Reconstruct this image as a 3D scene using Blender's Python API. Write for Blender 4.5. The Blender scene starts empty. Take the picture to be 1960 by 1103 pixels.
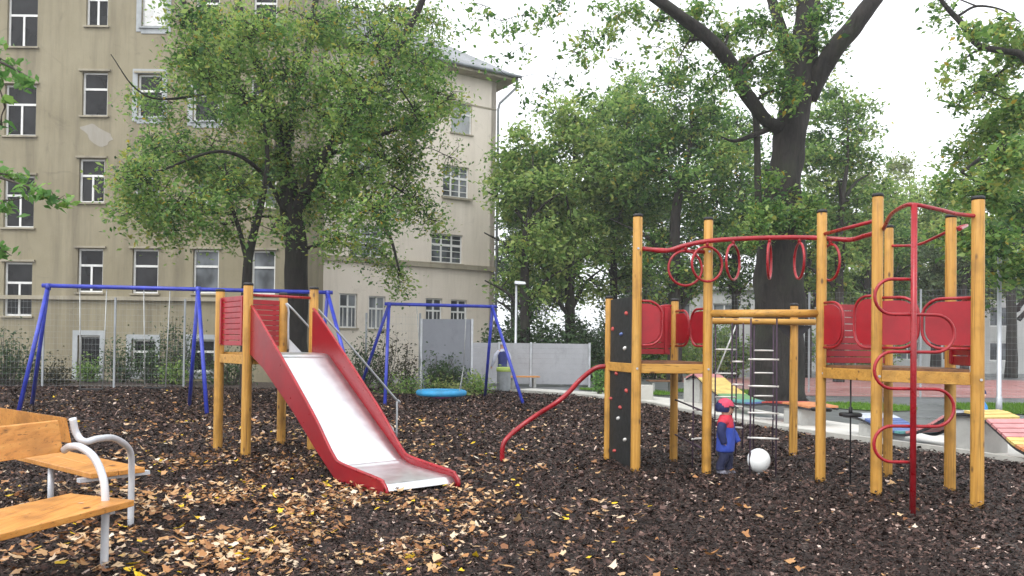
import bpy, bmesh, math, random
import numpy as np
from mathutils import Vector, Matrix
random.seed(7); RNG = np.random.default_rng(7)
SC = bpy.context.scene; COL = SC.collection
R_ = math.radians
# ------------------------------------------------------------------ camera, sky, sun, exposure
FL = 1500.0; PITCH = R_(.8); ROLL = R_(.7); CAMH = 1.6; HOR = 662.0
PCY = HOR - FL*math.tan(PITCH)
cam_d = bpy.data.cameras.new('camera'); cam = bpy.data.objects.new('camera', cam_d); COL.objects.link(cam)
cam_d.sensor_width = 36; cam_d.lens = 36*FL/1960; cam_d.shift_y = (PCY-551.5)/1960
cam_d.clip_start = .1; cam_d.clip_end = 2000
_F = np.array([0, math.cos(PITCH), math.sin(PITCH)]); _U0 = np.array([0, -math.sin(PITCH), math.cos(PITCH)]); _R0 = np.array([1., 0, 0])
_R = _R0*math.cos(ROLL)+_U0*math.sin(ROLL); _U = _U0*math.cos(ROLL)-_R0*math.sin(ROLL)
_C = np.array([0, 0, CAMH])
cam.matrix_world = Matrix(((_R[0], _U[0], -_F[0], 0), (_R[1], _U[1], -_F[1], 0), (_R[2], _U[2], -_F[2], CAMH), (0, 0, 0, 1)))
SC.camera = cam
SC.render.resolution_x = 1024; SC.render.resolution_y = 576
def ray(x, y): return _F+_R*(x-980)/FL-_U*(y-PCY)/FL
def P(x, y, Y): d = ray(x, y); return _C+d*Y/d[1]          # point of the place seen at (x,y), Y metres away
def G(x, y, z=0.): d = ray(x, y); return _C+d*(z-CAMH)/d[2]   # ... on the ground
def VP(x, y, a, dr):                                        # ... on a vertical plane through a along dr: (distance along, height)
    d = ray(x, y); n = np.array([-dr[1], dr[0]]); t = ((a-_C[:2])@n)/(d[:2]@n); q = _C+d*t
    return float((q[:2]-a)@dr), float(q[2])
SC.view_settings.view_transform = 'Standard'; SC.view_settings.look = 'None'
SC.view_settings.gamma = 1; SC.view_settings.exposure = .62
SUN_EL, SUN_AZ = R_(52), R_(215)      # azimuth clockwise from +Y: behind the camera, to the left
W = bpy.data.worlds.new('World'); SC.world = W; W.use_nodes = True
nt = W.node_tree; nt.nodes.clear()
o = nt.nodes.new('ShaderNodeOutputWorld'); bg = nt.nodes.new('ShaderNodeBackground'); sk = nt.nodes.new('ShaderNodeTexSky')
sk.sky_type = 'NISHITA'; sk.sun_disc = False; sk.sun_elevation = SUN_EL; sk.sun_rotation = SUN_AZ; sk.air_density = 1; sk.dust_density = 4; sk.ozone_density = 1
hs = nt.nodes.new('ShaderNodeHueSaturation'); hs.inputs['Saturation'].default_value = .12; hs.inputs['Value'].default_value = 1.25
cl_ = nt.nodes.new('ShaderNodeMix'); cl_.data_type = 'RGBA'; cl_.inputs['Factor'].default_value = .55; cl_.inputs[7].default_value = (11.6, 11.9, 12.3, 1)   # an even overcast veil over the sky
nt.links.new(sk.outputs[0], hs.inputs['Color']); nt.links.new(hs.outputs[0], cl_.inputs[6]); nt.links.new(cl_.outputs[2], bg.inputs[0]); nt.links.new(bg.outputs[0], o.inputs[0])
bg.inputs[1].default_value = .14
sd = bpy.data.lights.new('sun', 'SUN'); sd.energy = .6; sd.angle = R_(18); sd.color = (1, .97, .92)
so = bpy.data.objects.new('sun', sd); COL.objects.link(so)
so.rotation_euler = (math.pi/2-SUN_EL, 0, -SUN_AZ+math.pi); so.location = (0, 0, 30)
SC.cycles.max_bounces = 6; SC.cycles.diffuse_bounces = 3; SC.cycles.transparent_max_bounces = 8

# ------------------------------------------------------------------ materials
MATS = {}
def nodes(name):
    m = bpy.data.materials.new(name); m.use_nodes = True; MATS[name] = m
    return m, m.node_tree, m.node_tree.nodes['Principled BSDF']
def noise(t, scale, detail=4, rough=.6, vec=None, dist=0.):
    n = t.nodes.new('ShaderNodeTexNoise'); n.inputs['Scale'].default_value = scale; n.inputs['Detail'].default_value = detail
    n.inputs['Roughness'].default_value = rough; n.inputs['Distortion'].default_value = dist
    if vec is not None: t.links.new(vec, n.inputs['Vector'])
    return n.outputs['Fac']
def objco(t, scale=(1, 1, 1)):
    c = t.nodes.new('ShaderNodeTexCoord'); m = t.nodes.new('ShaderNodeMapping'); m.inputs['Scale'].default_value = scale
    t.links.new(c.outputs['Object'], m.inputs['Vector']); return m.outputs['Vector']
def ramp(t, fac, stops):
    r = t.nodes.new('ShaderNodeValToRGB'); e = r.color_ramp.elements
    while len(e) < len(stops): e.new(.5)
    for k, (p, c) in enumerate(stops): e[k].position = p; e[k].color = (*c, 1)
    t.links.new(fac, r.inputs[0]); return r.outputs[0]
def mix(t, a, b, fac, mode='MIX'):
    m = t.nodes.new('ShaderNodeMix'); m.data_type = 'RGBA'; m.blend_type = mode
    if isinstance(fac, (int, float)): m.inputs['Factor'].default_value = fac
    else: t.links.new(fac, m.inputs['Factor'])
    for s, v in ((6, a), (7, b)):
        if isinstance(v, tuple): m.inputs[s].default_value = (*v, 1)
        else: t.links.new(v, m.inputs[s])
    return m.outputs[2]
def bump(t, b, h, strength=.3, dist=.02):
    n = t.nodes.new('ShaderNodeBump'); n.inputs['Strength'].default_value = strength; n.inputs['Distance'].default_value = dist
    t.links.new(h, n.inputs['Height']); t.links.new(n.outputs[0], b.inputs['Normal'])
def paint(name, col, rough=.35, metal=0., var=.25, sc=6., bmp=.05):
    m, t, b = nodes(name); v = objco(t)
    f = noise(t, sc, 5, .65, v)
    lo = tuple(c*(1-var) for c in col); hi = tuple(min(1, c*(1+var*.6)) for c in col)
    cc = ramp(t, f, [(.3, lo), (.7, hi)]); gr = noise(t, 1.7, 7, .75, objco(t, (1, 1, .5)), .3)
    cc = mix(t, cc, tuple(.45*c+.02 for c in col), ramp(t, gr, [(.52, (0, 0, 0)), (.70, (.5, .5, .5))]))
    t.links.new(cc, b.inputs['Base Color'])
    g = noise(t, sc*3, 3, .6, v)
    rr = t.nodes.new('ShaderNodeMapRange'); rr.inputs['To Min'].default_value = rough*.7; rr.inputs['To Max'].default_value = min(1, rough*1.4)
    t.links.new(g, rr.inputs[0]); t.links.new(rr.outputs[0], b.inputs['Roughness'])
    b.inputs['Metallic'].default_value = metal
    if bmp: bump(t, b, noise(t, sc*8, 4, .6, v), bmp, .01)
    return m
def wood(name, a, b_, axis=2, rough=.5, knots=True, grey=0.):
    m, t, b = nodes(name)
    s = [22, 22, 22]; s[axis] = 1.2
    v = objco(t, tuple(s)); v2 = objco(t)
    f = noise(t, 1.0, 6, .65, v, .6)
    c = ramp(t, f, [(.25, tuple(x*.55 for x in a)), (.45, a), (.75, b_)])
    f2 = noise(t, 3.5, 3, .5, v2)
    c = mix(t, c, tuple(x*.5 for x in a), ramp(t, f2, [(.5, (0, 0, 0)), (.75, (.8, .8, .8))]))
    c = mix(t, c, tuple(x*.30 for x in a), ramp(t, noise(t, 2.3, 3, .55, objco(t, tuple(q*1.6 if q > 2 else .5 for q in s)), .2), [(.60, (0, 0, 0)), (.67, (.75, .75, .75))]))
    if knots:
        vo = t.nodes.new('ShaderNodeTexVoronoi'); vo.inputs['Scale'].default_value = 5
        t.links.new(objco(t, (1.6, 1.6, .7) if axis == 2 else (.7, 1.6, 1.6)), vo.inputs['Vector'])
        c = mix(t, c, (.10, .045, .015), ramp(t, vo.outputs['Distance'], [(.07, (.9, .9, .9)), (.16, (0, 0, 0))]))
    t.links.new(c, b.inputs['Base Color']); b.inputs['Roughness'].default_value = rough
    bump(t, b, f, .25, .006)
    return m
wood('post_wood', (.50, .25, .042), (.62, .35, .08), 2)
wood('beam_wood', (.50, .25, .042), (.61, .35, .08), 0)
wood('bench_wood', (.60, .25, .05), (.70, .35, .09), 1, .42, False)
wood('dark_wood', (.16, .07, .03), (.25, .12, .05), 0, .6, False)
paint('red', (.34, .009, .018), .35, 0, .22, 4)
paint('red_pipe', (.33, .009, .016), .28, 0, .3, 5)
paint('red_slide', (.26, .005, .012), .3, 0, .2, 3)
paint('blue', (.032, .05, .42), .35, 0, .35, 5)
paint('cyan', (.03, .30, .58), .5, 0, .2, 6)
paint('purple', (.16, .02, .12), .7)
paint('black', (.012, .012, .014), .5, 0, .3, 9)
paint('wall_black', (.010, .012, .012), .55, 0, .5, 5)
paint('dark_metal', (.05, .05, .055), .5, .5)
paint('galv', (.52, .54, .57), .45, .55, .2, 3)
paint('galv_light', (.66, .68, .72), .42, .25, .15, 5)
paint('cap', (.02, .02, .022), .6)
paint('rope', (.06, .035, .06), .85)
paint('chain', (.42, .43, .42), .5, .4)
paint('rung', (.72, .70, .66), .4, .2)
paint('white_paint', (.72, .72, .70), .5, 0, .12, 3)
paint('white_plaster', (.36, .38, .39), .8, 0, .18, 2)
paint('panel_pale', (.38, .385, .41), .55, .1, .12, 1.2)
paint('board_grey', (.29, .30, .34), .55, .1, .12, 1.)
paint('concrete', (.46, .45, .41), .8, 0, .25, 1.3, .3)
paint('concrete_block', (.40, .40, .38), .75, 0, .3, 1.6, .3)
paint('mesh_wire', (.36, .39, .40), .55, .2)
paint('balloon', (.84, .86, .85), .4, 0, .04, 2, 0)
paint('skin', (.62, .36, .26), .55, 0, .1)
paint('bin_lime', (.36, .46, .10), .6)
paint('zinc_pale', (.34, .36, .38), .6, .1, .2, 2)
paint('zinc', (.30, .32, .34), .5, .5, .3, 2)
for n, c in dict(wred=(.45, .06, .05), wyellow=(.68, .50, .16), wgreen=(.16, .32, .14), wteal=(.10, .30, .30), wblue=(.09, .14, .34), worange=(.60, .24, .10), wpink=(.56, .24, .24), wpale=(.52, .56, .62)).items():
    paint(n, c, .5, 0, .25, 4)
# steel of the chute: brushed along the slide
m, t, b = nodes('chute_steel'); v = objco(t, (6, 6, 6))
f = noise(t, 1.2, 4, .6, v); b.inputs['Metallic'].default_value = .85
t.links.new(ramp(t, f, [(.3, (.66, .67, .69)), (.7, (.80, .81, .83))]), b.inputs['Base Color'])
rr = t.nodes.new('ShaderNodeMapRange'); rr.inputs['To Min'].default_value = .24; rr.inputs['To Max'].default_value = .42; t.links.new(f, rr.inputs[0]); t.links.new(rr.outputs[0], b.inputs['Roughness'])
# walls
def stucco(name, a, b_, stain):
    m, t, b = nodes(name); v = objco(t)
    c = ramp(t, noise(t, .35, 5, .6, v), [(.3, a), (.7, b_)])
    c = mix(t, c, stain, ramp(t, noise(t, 1.0, 5, .7, objco(t, (1.4, 1.4, .12))), [(.44, (0, 0, 0)), (.70, (.75, .75, .75))]))
    c = mix(t, c, tuple(x*.55 for x in stain), ramp(t, noise(t, .9, 6, .75, v, .5), [(.58, (0, 0, 0)), (.72, (.35, .35, .35))]))
    c = mix(t, c, (.50, .50, .46), ramp(t, noise(t, .22, 3, .5, objco(t, (1, 1, .8))), [(.66, (0, 0, 0)), (.74, (.35, .35, .35))]))
    vc = t.nodes.new('ShaderNodeTexVoronoi'); vc.feature = 'DISTANCE_TO_EDGE'; vc.inputs['Scale'].default_value = .32; wv_ = t.nodes.new('ShaderNodeTexNoise'); wv_.inputs['Scale'].default_value = 1.3; wv_.inputs['Detail'].default_value = 5; t.links.new(v, wv_.inputs['Vector']); t.links.new(mix(t, v, wv_.outputs['Color'], .45, 'ADD'), vc.inputs['Vector'])
    ck = mix(t, (0, 0, 0), ramp(t, vc.outputs['Distance'], [(.002, (.25, .25, .25)), (.010, (0, 0, 0))]), ramp(t, noise(t, .5, 4, .6, v), [(.5, (0, 0, 0)), (.62, (1, 1, 1))]))
    c = mix(t, c, tuple(x*.45 for x in stain), ck)
    t.links.new(c, b.inputs['Base Color']); b.inputs['Roughness'].default_value = .9
    bump(t, b, noise(t, 14, 5, .7, v), .4, .02)
stucco('stucco_tan', (.23, .20, .13), (.31, .275, .19), (.145, .125, .085))
stucco('stucco_cream', (.68, .61, .52), (.76, .69, .60), (.56, .50, .42))
stucco('stucco_pale', (.50, .51, .50), (.62, .63, .62), (.40, .40, .38))
stucco('stucco_trim', (.30, .27, .20), (.38, .34, .26), (.16, .14, .11))
stucco('patch', (.29, .27, .23), (.35, .33, .29), (.25, .22, .17))
def glass(name, lo, hi, rough=.08):
    m, t, b = nodes(name); f = noise(t, .9, 3, .5, objco(t, (1, 1, .6)))
    t.links.new(ramp(t, f, [(.42, lo), (.62, hi)]), b.inputs['Base Color']); b.inputs['Roughness'].default_value = rough
    b.inputs['Specular IOR Level'].default_value = .22
glass('glass_dark', (.004, .004, .005), (.022, .022, .024)); glass('glass_curtain', (.05, .055, .06), (.22, .24, .26), .25)
# roof
m, t, b = nodes('slate'); br = t.nodes.new('ShaderNodeTexBrick'); br.inputs['Scale'].default_value = 3; br.inputs['Mortar Size'].default_value = .012
br.inputs['Color1'].default_value = (.22, .23, .25, 1); br.inputs['Color2'].default_value = (.30, .31, .33, 1); br.inputs['Mortar'].default_value = (.09, .09, .1, 1)
t.links.new(objco(t, (1, 1, 1)), br.inputs['Vector'])
c = mix(t, br.outputs[0], (.10, .12, .08), ramp(t, noise(t, .8, 5, .6, objco(t)), [(.5, (0, 0, 0)), (.75, (.6, .6, .6))]))
t.links.new(c, b.inputs['Base Color']); b.inputs['Roughness'].default_value = .55
# bark of trees
def barkmat(name, a, b_):
    m, t, b = nodes(name); v = objco(t, (5, 5, 1.1)); f = noise(t, 1.6, 7, .7, v, .8)
    c = ramp(t, f, [(.35, a), (.65, b_)])
    c = mix(t, c, (.035, .045, .02), ramp(t, noise(t, .9, 4, .6, objco(t)), [(.5, (0, 0, 0)), (.7, (.45, .45, .45))]))
    t.links.new(c, b.inputs['Base Color']); b.inputs['Roughness'].default_value = .9; bump(t, b, f, .9, .06)
barkmat('bark_dark', (.007, .006, .005), (.032, .026, .022)); barkmat('bark_grey', (.035, .03, .026), (.10, .085, .07))
# leaves: colour varies from leaf to leaf through the face attribute "tone"
def leafmat(name, stops, rough=.5, trans=.35, spec=.4):
    m, t, b = nodes(name); b.inputs['Specular IOR Level'].default_value = spec; a = t.nodes.new('ShaderNodeAttribute'); a.attribute_name = 'tone'
    c = ramp(t, a.outputs['Fac'], stops); t.links.new(c, b.inputs['Base Color']); b.inputs['Roughness'].default_value = rough
    tr = t.nodes.new('ShaderNodeBsdfTranslucent'); t.links.new(c, tr.inputs[0]); mx = t.nodes.new('ShaderNodeMixShader'); mx.inputs[0].default_value = trans
    out = t.nodes['Material Output']; t.links.new(b.outputs[0], mx.inputs[1]); t.links.new(tr.outputs[0], mx.inputs[2]); t.links.new(mx.outputs[0], out.inputs[0])
leafmat('leaf_fresh', [(0, (.020, .062, .020)), (.3, (.062, .155, .036)), (.55, (.155, .295, .065)), (.88, (.38, .50, .14)), (.97, (.38, .32, .04)), (1, (.42, .30, .03))], .45, .52)
leafmat('leaf_mid', [(0, (.032, .09, .028)), (.3, (.10, .21, .05)), (.55, (.23, .37, .09)), (.9, (.44, .54, .17)), (1, (.42, .40, .08))], .5, .55)
leafmat('leaf_dark', [(0, (.018, .045, .018)), (.5, (.045, .09, .030)), (1, (.12, .18, .07))])
leafmat('leaf_pale', [(0, (.13, .20, .06)), (.5, (.26, .32, .10)), (1, (.42, .42, .16))], .5, .5)
leafmat('leaf_near', [(0, (.06, .17, .04)), (.5, (.15, .32, .08)), (1, (.30, .46, .10))], .45, .5)
leafmat('leaf_bronze', [(0, (.03, .035, .015)), (.5, (.06, .06, .025)), (1, (.12, .09, .04))])
leafmat('grass_blade', [(0, (.06, .16, .015)), (1, (.20, .36, .04))])
leafmat('fallen', [(0, (.08, .04, .02)), (.15, (.22, .09, .035)), (.36, (.46, .22, .08)), (.55, (.62, .40, .20)), (.75, (.72, .55, .38)), (.92, (.78, .68, .54)), (.95, (.72, .42, .03)), (1, (.78, .52, .02))], .5, .15)
leafmat('chips', [(0, (.008, .005, .004)), (.35, (.030, .017, .014)), (.65, (.082, .046, .038)), (.85, (.21, .13, .105)), (1, (.60, .46, .39))], .6, .0, .22)
# ground
m, t, b = nodes('bark_mulch'); v = objco(t)
vo = t.nodes.new('ShaderNodeTexVoronoi'); vo.inputs['Scale'].default_value = 26; t.links.new(v, vo.inputs['Vector'])
sp = t.nodes.new('ShaderNodeSeparateColor'); t.links.new(vo.outputs['Color'], sp.inputs[0])
c = ramp(t, sp.outputs[0], [(0, (.010, .007, .006)), (.5, (.03, .02, .017)), (.85, (.075, .05, .042)), (.95, (.17, .13, .11)), (1, (.24, .19, .16))])
c = mix(t, c, (.018, .012, .011), ramp(t, noise(t, .8, 4, .6, v), [(.45, (0, 0, 0)), (.7, (.6, .6, .6))]))
t.links.new(c, b.inputs['Base Color']); b.inputs['Roughness'].default_value = .6; bump(t, b, sp.outputs[1], .8, .03)
def groundmat(name, a, b_, rough, sc=1.2, bs=.2):
    m, t, b = nodes(name); v = objco(t); f = noise(t, sc, 7, .7, v)
    t.links.new(ramp(t, f, [(.35, a), (.65, b_)]), b.inputs['Base Color'])
    g = t.nodes.new('ShaderNodeMapRange'); g.inputs['From Min'].default_value = .35; g.inputs['From Max'].default_value = .65
    g.inputs['To Min'].default_value = rough*.5; g.inputs['To Max'].default_value = rough; t.links.new(noise(t, .5, 4, .6, v), g.inputs[0]); t.links.new(g.outputs[0], b.inputs['Roughness'])
    bump(t, b, noise(t, 60, 3, .6, v), bs, .01)
groundmat('earth', (.03, .022, .018), (.06, .045, .035), .9); groundmat('asphalt_wet', (.085, .09, .095), (.15, .155, .16), .45); groundmat('court_red', (.30, .12, .115), (.40, .18, .17), .5)
groundmat('pale_paving', (.50, .49, .45), (.64, .62, .58), .8, .7); groundmat('lawn', (.06, .13, .02), (.12, .21, .04), .9, 3)

# ------------------------------------------------------------------ mesh helpers
class MB:
    def __init__(s): s.v = []; s.f = []; s.mi = []; s.sm = []
    def face(s, idx, mi=0, sm=False): s.f.append(idx); s.mi.append(mi); s.sm.append(sm)
    def add(s, vs, fs, mi=0, sm=False):
        k = len(s.v); s.v += [tuple(map(float, q)) for q in vs]
        for f in fs: s.face([k+i for i in f], mi, sm)
    def hexa(s, c, mi=0):           # 8 corners: bottom ring 0-3, top ring 4-7
        s.add(c, [(3, 2, 1, 0), (4, 5, 6, 7), (0, 1, 5, 4), (1, 2, 6, 5), (2, 3, 7, 6), (3, 0, 4, 7)], mi)
    def obox(s, o, ax, ay, az, mi=0):  # box from corner o along three vectors
        o, ax, ay, az = (np.array(q, float) for q in (o, ax, ay, az))
        if np.dot(np.cross(ax, ay), az) < 0: o = o+ax; ax = -ax
        s.hexa([o, o+ax, o+ax+ay, o+ay, o+az, o+ax+az, o+ax+ay+az, o+ay+az], mi)
    def box(s, c, size, rz=0, mi=0):
        c = np.array(c, float); ca, sa = math.cos(rz), math.sin(rz)
        ax = np.array([ca, sa, 0])*size[0]; ay = np.array([-sa, ca, 0])*size[1]; az = np.array([0, 0, size[2]])
        s.obox(c-(ax+ay+az)/2, ax, ay, az, mi)
    def beam(s, a, b, w, h, mi=0):  # board from a to b, w across (horizontal), h high
        a = np.array(a, float); b = np.array(b, float); d = b-a; n = np.cross(d, [0, 0, 1.]); n /= np.linalg.norm(n); u = np.cross(n, d); u /= np.linalg.norm(u)
        s.obox(a-n*w/2-u*h/2, d, n*w, u*h, mi)
    def tube(s, pts, r, seg=10, mi=0, caps=True, closed=False, wob=0):
        pts = np.array(pts, float); n = len(pts); rr = np.full(n, r, float) if np.isscalar(r) else np.array(r, float)
        tg = np.gradient(pts, axis=0) if not closed else np.roll(pts, -1, 0)-np.roll(pts, 1, 0)
        tg /= np.linalg.norm(tg, axis=1)[:, None]+1e-12
        ref = np.array([0, 0, 1.]) if abs(tg[0][2]) < .9 else np.array([1., 0, 0])
        u = np.cross(tg[0], ref); u /= np.linalg.norm(u); k = len(s.v)
        for i in range(n):
            u = u-tg[i]*(u@tg[i]); u /= np.linalg.norm(u); w = np.cross(tg[i], u)
            for j in range(seg):
                a = 2*math.pi*j/seg; q = rr[i]
                if wob: q *= 1+wob*(math.sin(3*a+i*.7+pts[i][2])+.6*math.sin(5*a-i*1.3))
                p = pts[i]+(u*math.cos(a)+w*math.sin(a))*q; s.v.append((p[0], p[1], p[2]))
        m = n if closed else n-1
        for i in range(m):
            i2 = (i+1) % n
            for j in range(seg):
                j2 = (j+1) % seg; s.face([k+i*seg+j, k+i*seg+j2, k+i2*seg+j2, k+i2*seg+j], mi, True)
        if caps and not closed:
            s.face([k+j for j in range(seg)][::-1], mi); s.face([k+(n-1)*seg+j for j in range(seg)], mi)
    def cyl(s, a, b, r, seg=14, mi=0): s.tube([a, b], r, seg, mi)
    def lathe(s, c, prof, seg=20, mi=0):
        k = len(s.v)
        for (r, z) in prof:
            for j in range(seg):
                a = 2*math.pi*j/seg; s.v.append((c[0]+r*math.cos(a), c[1]+r*math.sin(a), c[2]+z))
        for i in range(len(prof)-1):
            for j in range(seg):
                j2 = (j+1) % seg; s.face([k+i*seg+j, k+i*seg+j2, k+(i+1)*seg+j2, k+(i+1)*seg+j], mi, True)
        s.face([k+j for j in range(seg)][::-1], mi); s.face([k+(len(prof)-1)*seg+j for j in range(seg)], mi)
    def prism(s, poly, a, ax, th, mi=0):   # polygon of (along ax, z) on a vertical plane through a, thickness vector th
        a = np.array([*a[:2], 0.]); ax = np.array([*ax[:2], 0.]); th = np.array(th, float); n = len(poly)
        p = [a+ax*u+np.array([0, 0, z]) for u, z in poly]; vs = p+[q+th for q in p]
        s.add(vs, [tuple(range(n))[::-1], tuple(range(n, 2*n))]+[(i, (i+1) % n, n+(i+1) % n, n+i) for i in range(n)], mi)
    def build(s, name, mats, parent=None, bevel=0, local=False):
        me = bpy.data.meshes.new(name); off = (0, 0, 0)
        if parent is not None and not local:
            q = parent
            while q.parent: q = q.parent
            off = tuple(q.location)
        me.from_pydata([(x-off[0], y-off[1], z-off[2]) for x, y, z in s.v], [], s.f)
        if isinstance(mats, str): mats = [mats]
        for m in mats: me.materials.append(MATS[m])
        me.polygons.foreach_set('material_index', s.mi); me.polygons.foreach_set('use_smooth', s.sm); me.update()
        ob = bpy.data.objects.new(name, me); COL.objects.link(ob)
        if parent is not None: ob.parent = parent
        if bevel:
            b = ob.modifiers.new('bevel', 'BEVEL'); b.width = bevel; b.segments = 2; b.limit_method = 'ANGLE'; b.angle_limit = R_(50)
        return ob
def tag(o, label=None, cat=None, group=None, kind=None):
    if label: o['label'] = label
    if cat: o['category'] = cat
    if group: o['group'] = group
    if kind: o['kind'] = kind
    return o
def thing(name, loc, label, cat, group=None, rz=0):
    o = bpy.data.objects.new(name, None); COL.objects.link(o); o.location = tuple(map(float, loc)); o.rotation_euler[2] = rz; o.empty_display_size = .3
    return tag(o, label, cat, group)
def quads(name, V_, nper, mat, tone=None, parent=None, faces=None):   # V_ (N*nper,3) polygons as one fast mesh
    n = len(V_)//nper; me = bpy.data.meshes.new(name)
    me.vertices.add(len(V_)); 
    off = np.array(parent.location if parent is not None else (0, 0, 0)); me.vertices.foreach_set('co', (V_-off).astype(np.float32).ravel())
    if faces is None: faces = [list(range(nper))]
    faces = np.array(faces); k, c = faces.shape
    idx = (np.arange(n)[:, None, None]*nper+faces[None]).reshape(-1)
    me.loops.add(len(idx)); me.loops.foreach_set('vertex_index', idx.astype(np.int32))
    me.polygons.add(n*k); me.polygons.foreach_set('loop_start', np.arange(0, n*k*c, c, dtype=np.int32)); me.polygons.foreach_set('loop_total', np.full(n*k, c, np.int32))
    me.update(calc_edges=True)
    if tone is not None:
        a = me.attributes.new('tone', 'FLOAT', 'FACE'); a.data.foreach_set('value', np.repeat(tone, k).astype(np.float32))
    me.materials.append(MATS[mat]); ob = bpy.data.objects.new(name, me); COL.objects.link(ob)
    if parent is not None: ob.parent = parent
    return ob
def smooth_path(pts, sub=8):
    pts = [np.array(p, float) for p in pts]; out = []; q = [2*pts[0]-pts[1]]+pts+[2*pts[-1]-pts[-2]]
    for i in range(1, len(q)-2):
        for k in range(sub):
            t_ = k/sub; a, b, c, d = q[i-1:i+3]
            out.append(.5*((2*b)+(c-a)*t_+(2*a-5*b+4*c-d)*t_*t_+(3*b-a-3*c+d)*t_**3))
    out.append(pts[-1]); return np.array(out)
# ------------------------------------------------------------------ the ground and what is laid on it
KX = np.array([[3, 12.], [6, 9.6], [9, 8.1], [11.1, 7.26], [12, 6.96], [13.2, 6.4], [14.8, 5.5], [18, 4.6], [22.3, 3.7], [25, 2.2], [27, .2], [28.2, -1.6]])
def kx(y): return np.interp(y, KX[:, 0], KX[:, 1])
m_ = MB(); m_.add([(-400, -60, -.12), (400, -60, -.12), (400, 700, -.12), (-400, 700, -.12)], [(0, 1, 2, 3)])
tag(m_.build('ground', 'earth'), kind='structure')
m_ = MB(); yy = list(np.arange(3, 28.01, .5))+[28.2]
for y in yy: m_.v += [(kx(y)+.06, y, 0), (400, y, 0)]
for i in range(len(yy)-1): m_.face([2*i, 2*i+1, 2*i+3, 2*i+2])
m_.add([(-1.62, 28.2, 0), (400, 28.2, 0), (400, 32.1, 0), (-1.62, 32.1, 0)], [(0, 1, 2, 3)]); m_.add([(-400, 32.1, 0), (400, 32.1, 0), (400, 700, 0), (-400, 700, 0)], [(0, 1, 2, 3)])
m_.add([(12, -60, 0), (400, -60, 0), (400, 3, 0), (12.06, 3, 0)], [(0, 1, 2, 3)])
tag(m_.build('asphalt', 'asphalt_wet'), kind='structure')
def bz(x, y): return -.012+.012*math.sin(1.7*x+.6*y)+.012*math.sin(.9*y-1.3*x+1)+.008*math.sin(4.1*x)*math.sin(3.7*y)
m_ = MB(); ys = list(np.arange(2.2, 14, .12))+list(np.arange(14, 32.2, .3)); nx = 150
for y in ys:
    xr = kx(y)-.02 if y < 28.2 else -1.6; xl = -24
    for i in range(nx): x = xl+(xr-xl)*(i/(nx-1))**.75; m_.v.append((x, y, bz(x, y)+random.uniform(-.008, .012)))
for j in range(len(ys)-1):
    for i in range(nx-1): a = j*nx+i; m_.face([a, a+1, a+nx+1, a+nx], 0, True)
tag(m_.build('bark_ground', 'bark_mulch'), kind='structure')
# pale paving band behind the kerb, following it
def ribbon(off0, off1, z, name, mat, y0=3., y1=28.):
    m = MB(); yy = np.arange(y0, y1, .5)
    for y in yy:
        tx = kx(y+.2)-kx(y-.2); n = np.array([.4, -tx]); n = n/np.linalg.norm(n)
        for o_ in (off0, off1): m.v.append((kx(y)+n[0]*o_, y+n[1]*o_, z))
    for i in range(len(yy)-1): m.face([2*i, 2*i+1, 2*i+3, 2*i+2])
    return m.build(name, mat)
tag(ribbon(.12, 2.3, .012, 'paving', 'pale_paving'), kind='structure')
m_ = MB(); yy = np.arange(3, 28, .5); pr = [(0, -.1), (0, .09), (.12, .09), (.12, -.02)]
for y in yy:
    for ox, oz in pr: m_.v.append((kx(y)+ox, y, oz))
for i in range(len(yy)-1):
    for j in range(3): a = 4*i+j; m_.face([a, a+1, a+5, a+4])
tag(m_.build('kerb', 'concrete'), kind='structure')
m_ = MB(); m_.add([(9, 27, .008), (70, 27, .008), (70, 44, .008), (7, 44, .008)], [(0, 1, 2, 3)]); tag(m_.build('sports_court', 'court_red'), kind='structure')
m_ = MB()
for (xa, xb, ya, yb) in ((9, 40, 33.2, 33.3), (9, 40, 28.0, 28.08)): m_.add([(xa, ya, .013), (xb, ya, .013), (xb, yb, .013), (xa, yb, .013)], [(0, 1, 2, 3)])
tag(m_.build('court_lines', 'white_paint'), kind='structure')
LAWN = [(7.6, 28.5, 1.6, 1.5), (9.9, 21.8, 1.2, 1.3), (14.6, 21.5, 2.4, 2.2), (5.0, 27.3, .5, 1.2), (3.2, 29, .7, .5)]
m_ = MB()
for (cx, cy, rx, ry) in LAWN:
    n = 28; m_.add([(cx+rx*math.cos(2*math.pi*k/n)*(1+.08*math.sin(3*k)), cy+ry*math.sin(2*math.pi*k/n), .022) for k in range(n)], [tuple(range(n))])
tag(m_.build('lawn', 'lawn'), kind='structure')
def blades(cen, cnt, h, w, mat, name, zfn=lambda x, y: 0.02):
    x, y = cen; n = len(x); a = RNG.uniform(0, 6.28, n); hh = h*RNG.uniform(.5, 1.2, n); lx = RNG.normal(0, .35, n)*hh; ly = RNG.normal(0, .35, n)*hh
    V_ = np.zeros((n, 3, 3)); V_[:, 0, 0] = x-np.cos(a)*w; V_[:, 0, 1] = y-np.sin(a)*w; V_[:, 1, 0] = x+np.cos(a)*w; V_[:, 1, 1] = y+np.sin(a)*w
    V_[:, 2, 0] = x+lx; V_[:, 2, 1] = y+ly; V_[:, 2, 2] = hh; V_[:, :, 2] += .02
    return quads(name, V_.reshape(-1, 3), 3, mat, RNG.uniform(0, 1, n))
xs_, ys_ = [], []
for (cx, cy, rx, ry) in LAWN:
    k = int(1800*rx*ry); r = np.sqrt(RNG.uniform(0, 1, k)); a = RNG.uniform(0, 6.28, k); xs_.append(cx+rx*r*np.cos(a)); ys_.append(cy+ry*r*np.sin(a))
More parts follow.
